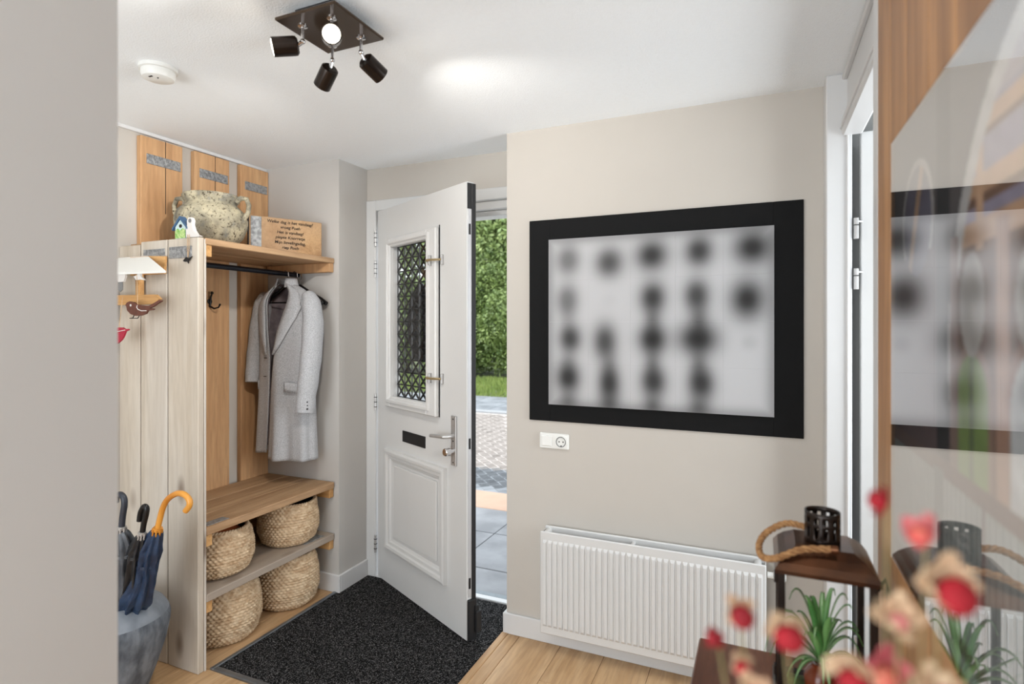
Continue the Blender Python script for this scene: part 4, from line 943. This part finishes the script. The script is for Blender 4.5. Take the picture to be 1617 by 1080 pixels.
for i, (dx, dy, up_, tipz, w_) in enumerate(leafdef):
    dx, dy, up_, tipz, w_ = dx * .98, dy * .8, up_ * .98, tipz * .95, w_ * .9
    c1 = base_p + Vector((dx * .25, dy * .25, up_ * .55)); c2 = base_p + Vector((dx * .75, dy * .75, up_ * .95 + .0)); e_ = base_p + Vector((dx, dy, max(tipz + up_ * .5, tipz)))
    pts = []
    for q in range(11):
        t_ = q / 10; pts.append(base_p * (1 - t_) ** 3 + c1 * 3 * t_ * (1 - t_) ** 2 + c2 * 3 * t_ ** 2 * (1 - t_) + e_ * t_ ** 3)
    m = MB(); ms = MB()
    side = Vector((-dy, dx, 0)); side = side.normalized() if side.length > .01 else Vector((1, 0, 0))
    if abs(dx) < .03: side = Vector((1, 0, 0))
    R0 = []; S0 = []
    for q, p in enumerate(pts):
        t_ = q / 10; w2 = w_ * (1 - t_ ** 2.2) * (.55 + 1.2 * t_ * (1 - t_) * 2) + .0004
        R0.append([m.bm.verts.new(p + side * w2 * s + Vector((0, 0, .0025 * abs(s)))) for s in (-1, 0, 1)])
        S0.append([ms.bm.verts.new(p + side * w2 * s + Vector((0, 0, .0012 + .0025 * abs(s)))) for s in (-.22, .22)])
    for a_, b_ in zip(R0, R0[1:]):
        for q in range(2): m.bm.faces.new((a_[q], a_[q + 1], b_[q + 1], b_[q]))
    for a_, b_ in zip(S0, S0[1:]): ms.bm.faces.new((a_[0], a_[1], b_[1], b_[0]))
    lf = obj('leaf', m, 'leaf', pp, smooth=180, solid=.0008); obj('leaf_stripe', ms, 'leafpale', lf, smooth=180, solid=.0004)
ms_ = MB(); ms_.grid(lambda u, v: Vector((lx0 + .02 + u * (lx1 - lx0 - .04), ly0 + .05 + v * (ly1 - ly0 - .07), .768 + .022 * math.sin(math.pi * u) * math.sin(math.pi * v) * (1 + .3 * math.sin(17 * u + 9 * v)))), 24, 24)
setp(obj('green_reflection_bed', ms_, 'green_reflection', None, smooth=180), 'green lump painted as the plant reflection in the lantern base', 'green_reflection')  # painted lump standing for the plant mirrored in the glossy base

# ------------------------------------------------------------------ dried flowers in the foreground
fv = thing('flower_vase', (.05, .31, TZ), 'small stoneware vase below the dried flowers on the console', 'vase')
obj('vase_body', MB().lathe([(0, 0), (.045, 0), (.060, .03), (.066, .09), (.055, .14), (.034, .175), (.030, .20), (.036, .215), (.031, .215), (.026, .20), (.03, .17), (.05, .1), (0, .02)], (.05, .31, TZ), 32), 'vase', fv, smooth=60)
FL = [((0.063, 0.388, 1.369), 0.0062, 'red', (-.8, -.2, .2), 'bright red dried flower highest in the bouquet'),
      ((0.078, 0.366, 1.361), 0.0074, 'pink', (-.5, -.5, .4), 'orange pink dried flower in front of the glass print'),
      ((0.083, 0.339, 1.345), 0.0108, 'cream', (.25, -.9, .25), 'largest cream dried flower with red heart near the right edge'),
      ((-0.012, 0.355, 1.306), 0.0068, 'creamr', (.2, -.8, .1), 'red dried flower in front of the radiator ribs'),
      ((0.011, 0.337, 1.310), 0.0079, 'creamr', (.1, -.9, -.35), 'cream and red dried flower in front of the lantern post'),
      ((-0.026, 0.364, 1.282), 0.0048, 'mag', (-.4, -.6, .3), 'small magenta dried flower at left end of the bouquet'),
      ((-0.011, 0.356, 1.275), 0.0048, 'creamr', (.2, -.9, -.1), 'small cream dried flower with red centre above the table top'),
      ((0.039, 0.319, 1.304), 0.0085, 'cream', (-.3, -.9, -.4), 'cream and red dried flower below the spider plant'),
      ((0.059, 0.350, 1.292), 0.0091, 'pink', (.4, -.8, .1), 'pink dried flower with crimson heart at the bottom edge'),
      ((0.064, 0.345, 1.322), 0.0091, 'pale', (.0, -.5, .7), 'pale cream dried flower with a pink base'),
      ((0.075, 0.321, 1.301), 0.0091, 'pale', (.1, -.3, .9), 'cream dried flower cut by the bottom edge near the frame'),
      ((-0.004, 0.330, 1.276), 0.0068, 'pale', (.0, -.5, .8), 'cream dried flower cut by the bottom edge over the table')]
for (p, r_, kind_, fd, lab) in FL:
    p = Vector(p); fd = Vector(fd).normalized()
    t = thing('dried_flower', (.05, .31, TZ + .04), lab, 'flower', 'dried flowers in the foreground')
    mid = Vector((.05 + (p.x - .05) * .55, .31 + (p.y - .31) * .5, 1.10))
    obj('stem', MB().tube(smoothpath([(.05 + (p.x - .05) * .1, .31, TZ + .04), (.05 + (p.x - .05) * .2, .31 + (p.y - .31) * .15, TZ + .23), mid, p - fd * r_ * .6], 6), .0006, 6), 'stem', t)
    core = {'red': 'floret', 'pink': 'floretorange' if r_ < .014 else 'floret', 'cream': 'floret', 'creamr': 'floret', 'mag': 'floret', 'pale': 'bractpink'}[kind_]
    outer = {'red': 'floret', 'pink': 'bractpink', 'cream': 'bract', 'creamr': 'bract', 'mag': 'floret', 'pale': 'bract'}[kind_]
    cs = {'pale': .5, 'cream': .85, 'creamr': 1.0, 'red': .9, 'mag': .9, 'pink': .75}[kind_]
    mt_ = fd.to_track_quat('Z', 'Y').to_matrix().to_4x4()
    hz_ = Vector((rr.uniform(-.3, .3), 0, -.5)) * r_ if kind_ in ('cream', 'creamr', 'pale', 'pink') else Vector((0, 0, 0))
    obj('flower_heart', MB().sphere(p + fd * r_ * .35 + hz_, r_ * cs, r_ * cs, r_ * cs * .8, 14, 8, mt_), core, t, smooth=180)
    for layer, (npet, ln_, tilt) in enumerate(((9, 1.3, .8), (7, 1.1, .4))):
        for k_ in range(npet):
            a_ = 2 * math.pi * (k_ + .5 * layer) / npet; m = MB()
            def pf(u, v, a_=a_, ln_=ln_, tilt=tilt):
                s_ = (u - .5) * 2; rad_ = r_ * (.15 + ln_ * v * math.cos(tilt * v)); w2 = r_ * .42 * math.sin(math.pi * min(.97, .12 + .8 * v))
                loc = Vector((rad_ * (1 + .25 * math.sin(3.7 * a_ + 40 * p.x)), s_ * w2, r_ * (-.45 + ln_ * v * math.sin(tilt * v) + .15 * s_ * s_)))
                return p + (mt_ @ (Matrix.Rotation(a_, 4, 'Z') @ loc))
            m.grid(pf, 5, 6)
            obj('petal', m, outer, t, smooth=180, solid=.0006)

# ------------------------------------------------------------------ outdoors
OZ = -.04
po = struct('porch', (-4.2, -.4, 2.84, 4.25, OZ - .15, OZ - .012), 'joint', 'grey tiled porch outside the front door')
tm = None; ts = .566
for i in range(-5, 4):
    for j in range(-1, 3):
        xa = -1.79 + i * ts; ya = 3.187 + j * ts
        if ya > 4.2 or xa + ts > -.3 or xa < -4.4: continue
        y0_ = max(ya, 2.86); y1_ = min(ya + ts, 4.25)
        bx('porch_tile', (xa + .004, xa + ts - .004, y0_ + .004, y1_ - .004, OZ - .02, OZ), 'porch', po, .003)
st = struct('step_kerb', (-6, 0, 4.25, 4.69, OZ - .15, OZ + .002), 'peach', 'peach coloured step edge before the street', .006)
sr = struct('street', (-12, 2, 4.69, 11, OZ - .2, OZ - .012), 'joint', 'block paved street in front of the house')
# herringbone pavers in the stretch seen through the door, shared mesh
bl, bw = .21, .105
first = {}
def paver(cx, cy, rot, mat):
    key = mat
    if key not in first:
        o = obj('paver', MB().box(cx - bl / 2 + .004, cx + bl / 2 - .004, cy - bw / 2 + .004, cy + bw / 2 - .004, OZ - .03, OZ, .003), mat, sr); first[key] = o
    else: o = dupe(first[key], sr, (cx, cy, OZ - .015))
    o.rotation_euler = (0, 0, rot); return o
cnt = 0; c45 = math.cos(R(45))
cells = []
for i in range(-46, 47):
    for j in range(-40, 41):
        # herringbone: L-shaped pairs on a diagonal lattice
        ox = i * bw + j * bl * 1.0; oy = -i * bw + j * 0
        for (px_, py_, rot) in ((ox + bl / 2, oy + bw / 2, 0), (ox + bl + bw / 2 - bl, oy + bw + bl / 2, R(90))):
            cells.append((px_, py_, rot))
seen = set()
def occ(px_, py_, rot): return (round(px_ / (bw / 2)), round(py_ / (bw / 2)), rot > 0)
out = []
for (px_, py_, rot) in cells:
    q = occ(px_, py_, rot)
    if q in seen: continue
    seen.add(q)
    wx = -3.4 + (px_ * c45 - py_ * c45); wy = 6.8 + (px_ * c45 + py_ * c45)
    xl = -wy * .4922; 
    if 4.80 < wy < 8.9 and xl - .75 < wx < xl + .55: out.append((wx, wy, rot + R(45)))
out.sort(key=lambda q: abs(q[0] + q[1] * .4922))
for wx, wy, rot in out[:290]: paver(wx, wy, rot, 'pavegrey' if wy < 5.45 else 'pavered')
rest = MB(); rest.box(-12, 2, 5.42, 8.95, OZ - .011, OZ - .004)
obj('paved_surface', rest, 'pavered', sr, kind='stuff')
obj('paved_surface', MB().box(-12, 2, 4.7, 5.42, OZ - .011, OZ - .004), 'pavegrey', sr, kind='stuff')
kb = thing('pavement', (-5, 9.9, OZ), 'grey pavement and kerb beyond the street', None, None, 'structure')
bx('kerb_stone', (-16, 6, 8.96, 9.12, OZ - .1, OZ + .03), 'kerb', kb, .01)
for i in range(18):
    bx('paving_slab', (-10 + i * .5 + .006, -9.5 + i * .5 - .006, 9.12, 10.0, OZ - .05, OZ + .03), 'pavegrey', kb, .005); bx('paving_slab', (-9.75 + i * .5 + .006, -9.25 + i * .5 - .006, 10.01, 10.88, OZ - .05, OZ + .03), 'pavegrey', kb, .005)
lw = struct('lawn', (-40, 30, 10.88, 45, OZ - .3, OZ + .03), 'earth', 'grass verge beyond the street')
def leaves_mesh(name, centres, size, mat, parent=None, sz=None):
    n = len(centres); P = np.asarray(centres)
    a = RNG.normal(size=(n, 3)); a /= np.linalg.norm(a, axis=1)[:, None]; b_ = RNG.normal(size=(n, 3)); b_ -= a * (a * b_).sum(1)[:, None]; b_ /= np.linalg.norm(b_, axis=1)[:, None]
    s = size * RNG.uniform(.6, 1.3, (n, 1))
    v = np.stack([P - a * s, P + b_ * s * .5, P + a * s, P - b_ * s * .5], 1).reshape(-1, 3)
    c = P.mean(0); c[2] = P[:, 2].min(); v = v - c
    f = np.arange(n * 4).reshape(-1, 4)
    me = bpy.data.meshes.new(name); me.from_pydata(v.tolist(), [], f.tolist()); me.materials.append(M[mat])
    o = bpy.data.objects.new(name, me); COL.objects.link(o)
    if parent: o.parent = parent; o.location = Vector(c) - WO[parent.name]
    else: o.location = c
    WO[o.name] = Vector(c); o['kind'] = 'stuff'; return o
# grass blades on the verge in view
n = 9000; gx = RNG.uniform(-11, -3, n); gy = RNG.uniform(10.9, 14.6, n); hh = RNG.uniform(.05, .16, n)
v = np.stack([np.stack([gx - .012, gy, np.full(n, OZ + .02)], 1), np.stack([gx + .012, gy, np.full(n, OZ + .02)], 1), np.stack([gx + RNG.normal(0, .04, n), gy + RNG.normal(0, .03, n), OZ + .02 + hh], 1)], 1).reshape(-1, 3)
me = bpy.data.meshes.new('grass_blades'); me.from_pydata((v - np.array([-7, 12.7, OZ])).tolist(), [], np.arange(n * 3).reshape(-1, 3).tolist()); me.materials.append(M['grass'])
go = bpy.data.objects.new('grass', me); COL.objects.link(go); go.location = (-7, 12.7, OZ); setp(go, 'rough grass on the verge across the street', 'grass', None, 'stuff')
def blob_points(c, rx, ry, rz, n, lumps, seed):
    r = np.random.default_rng(seed); cs = r.normal(size=(lumps, 3)); cs /= np.linalg.norm(cs, axis=1)[:, None]; cs *= r.uniform(.35, .8, (lumps, 1))
    per = n // lumps; out_ = []
    for q in cs:
        d = r.normal(size=(per, 3)); d /= np.linalg.norm(d, axis=1)[:, None]; d *= r.uniform(.75, 1.05, (per, 1)) * r.uniform(.32, .5)
        out_.append(q + d)
    P = np.concatenate(out_) * np.array([rx, ry, rz]) + np.array(c); return P[P[:, 2] > OZ + .05]
def shrub(name, c, rx, ry, rz, n, mat, label, size, seed, cat='shrub', trunk=.08):
    t = thing(name, (c[0], c[1], OZ), label, cat, 'greenery across the street')
    P = blob_points(c, rx, ry, rz, n, 22, seed); lf = leaves_mesh('foliage', P, size, mat, t)
    obj('trunk', MB().tube([(c[0], c[1], OZ), (c[0] + .1, c[1], c[2] * .5), (c[0], c[1], c[2] + rz * .3)], [trunk, trunk * .8, trunk * .4], 8), 'bark', t)
    for k_ in range(4):
        a_ = k_ * 1.6; obj('branch', MB().tube([(c[0], c[1], c[2] * .5), (c[0] + rx * .5 * math.cos(a_), c[1] + ry * .5 * math.sin(a_), c[2] + rz * .3)], [trunk * .5, trunk * .15], 6), 'bark', t)
    return t
shrub('hedge_shrub', (-6.3, 15.3, 1.5), 1.5, 1.3, 1.75, 34000, 'hedge', 'dark green shrub low across the street, right one in the door gap', .055, 1)
shrub('hedge_shrub', (-8.2, 15.6, 1.6), 1.7, 1.3, 1.9, 34000, 'hedge', 'dark green shrub low across the street, left one in the door gap', .055, 2)
shrub('hedge_shrub', (-10.6, 15.6, 1.6), 1.8, 1.3, 2.0, 7000, 'hedge', 'green shrub seen through the door lattice', .12, 3)
shrub('hedge_shrub', (-7.2, 16.8, 3.2), 2.2, 1.2, 1.6, 26000, 'hedge', 'tall green shrub behind the two low ones', .065, 4)
shrub('leafy_tree', (-7.0, 18.5, 5.4), 3.4, 2.2, 3.0, 34000, 'tree', 'light green tree rising above the shrubs in the door gap', .085, 5, 'tree', .16)
shrub('leafy_tree', (-11.5, 19, 4.6), 3.0, 2.2, 3.6, 9000, 'tree', 'pale green tree behind the door lattice', .15, 6, 'tree', .16)
shrub('leafy_tree', (-9.0, 23, 6.2), 5.0, 2.6, 5.0, 14000, 'hedge', 'dark background tree behind the light green one', .2, 8, 'tree', .2)
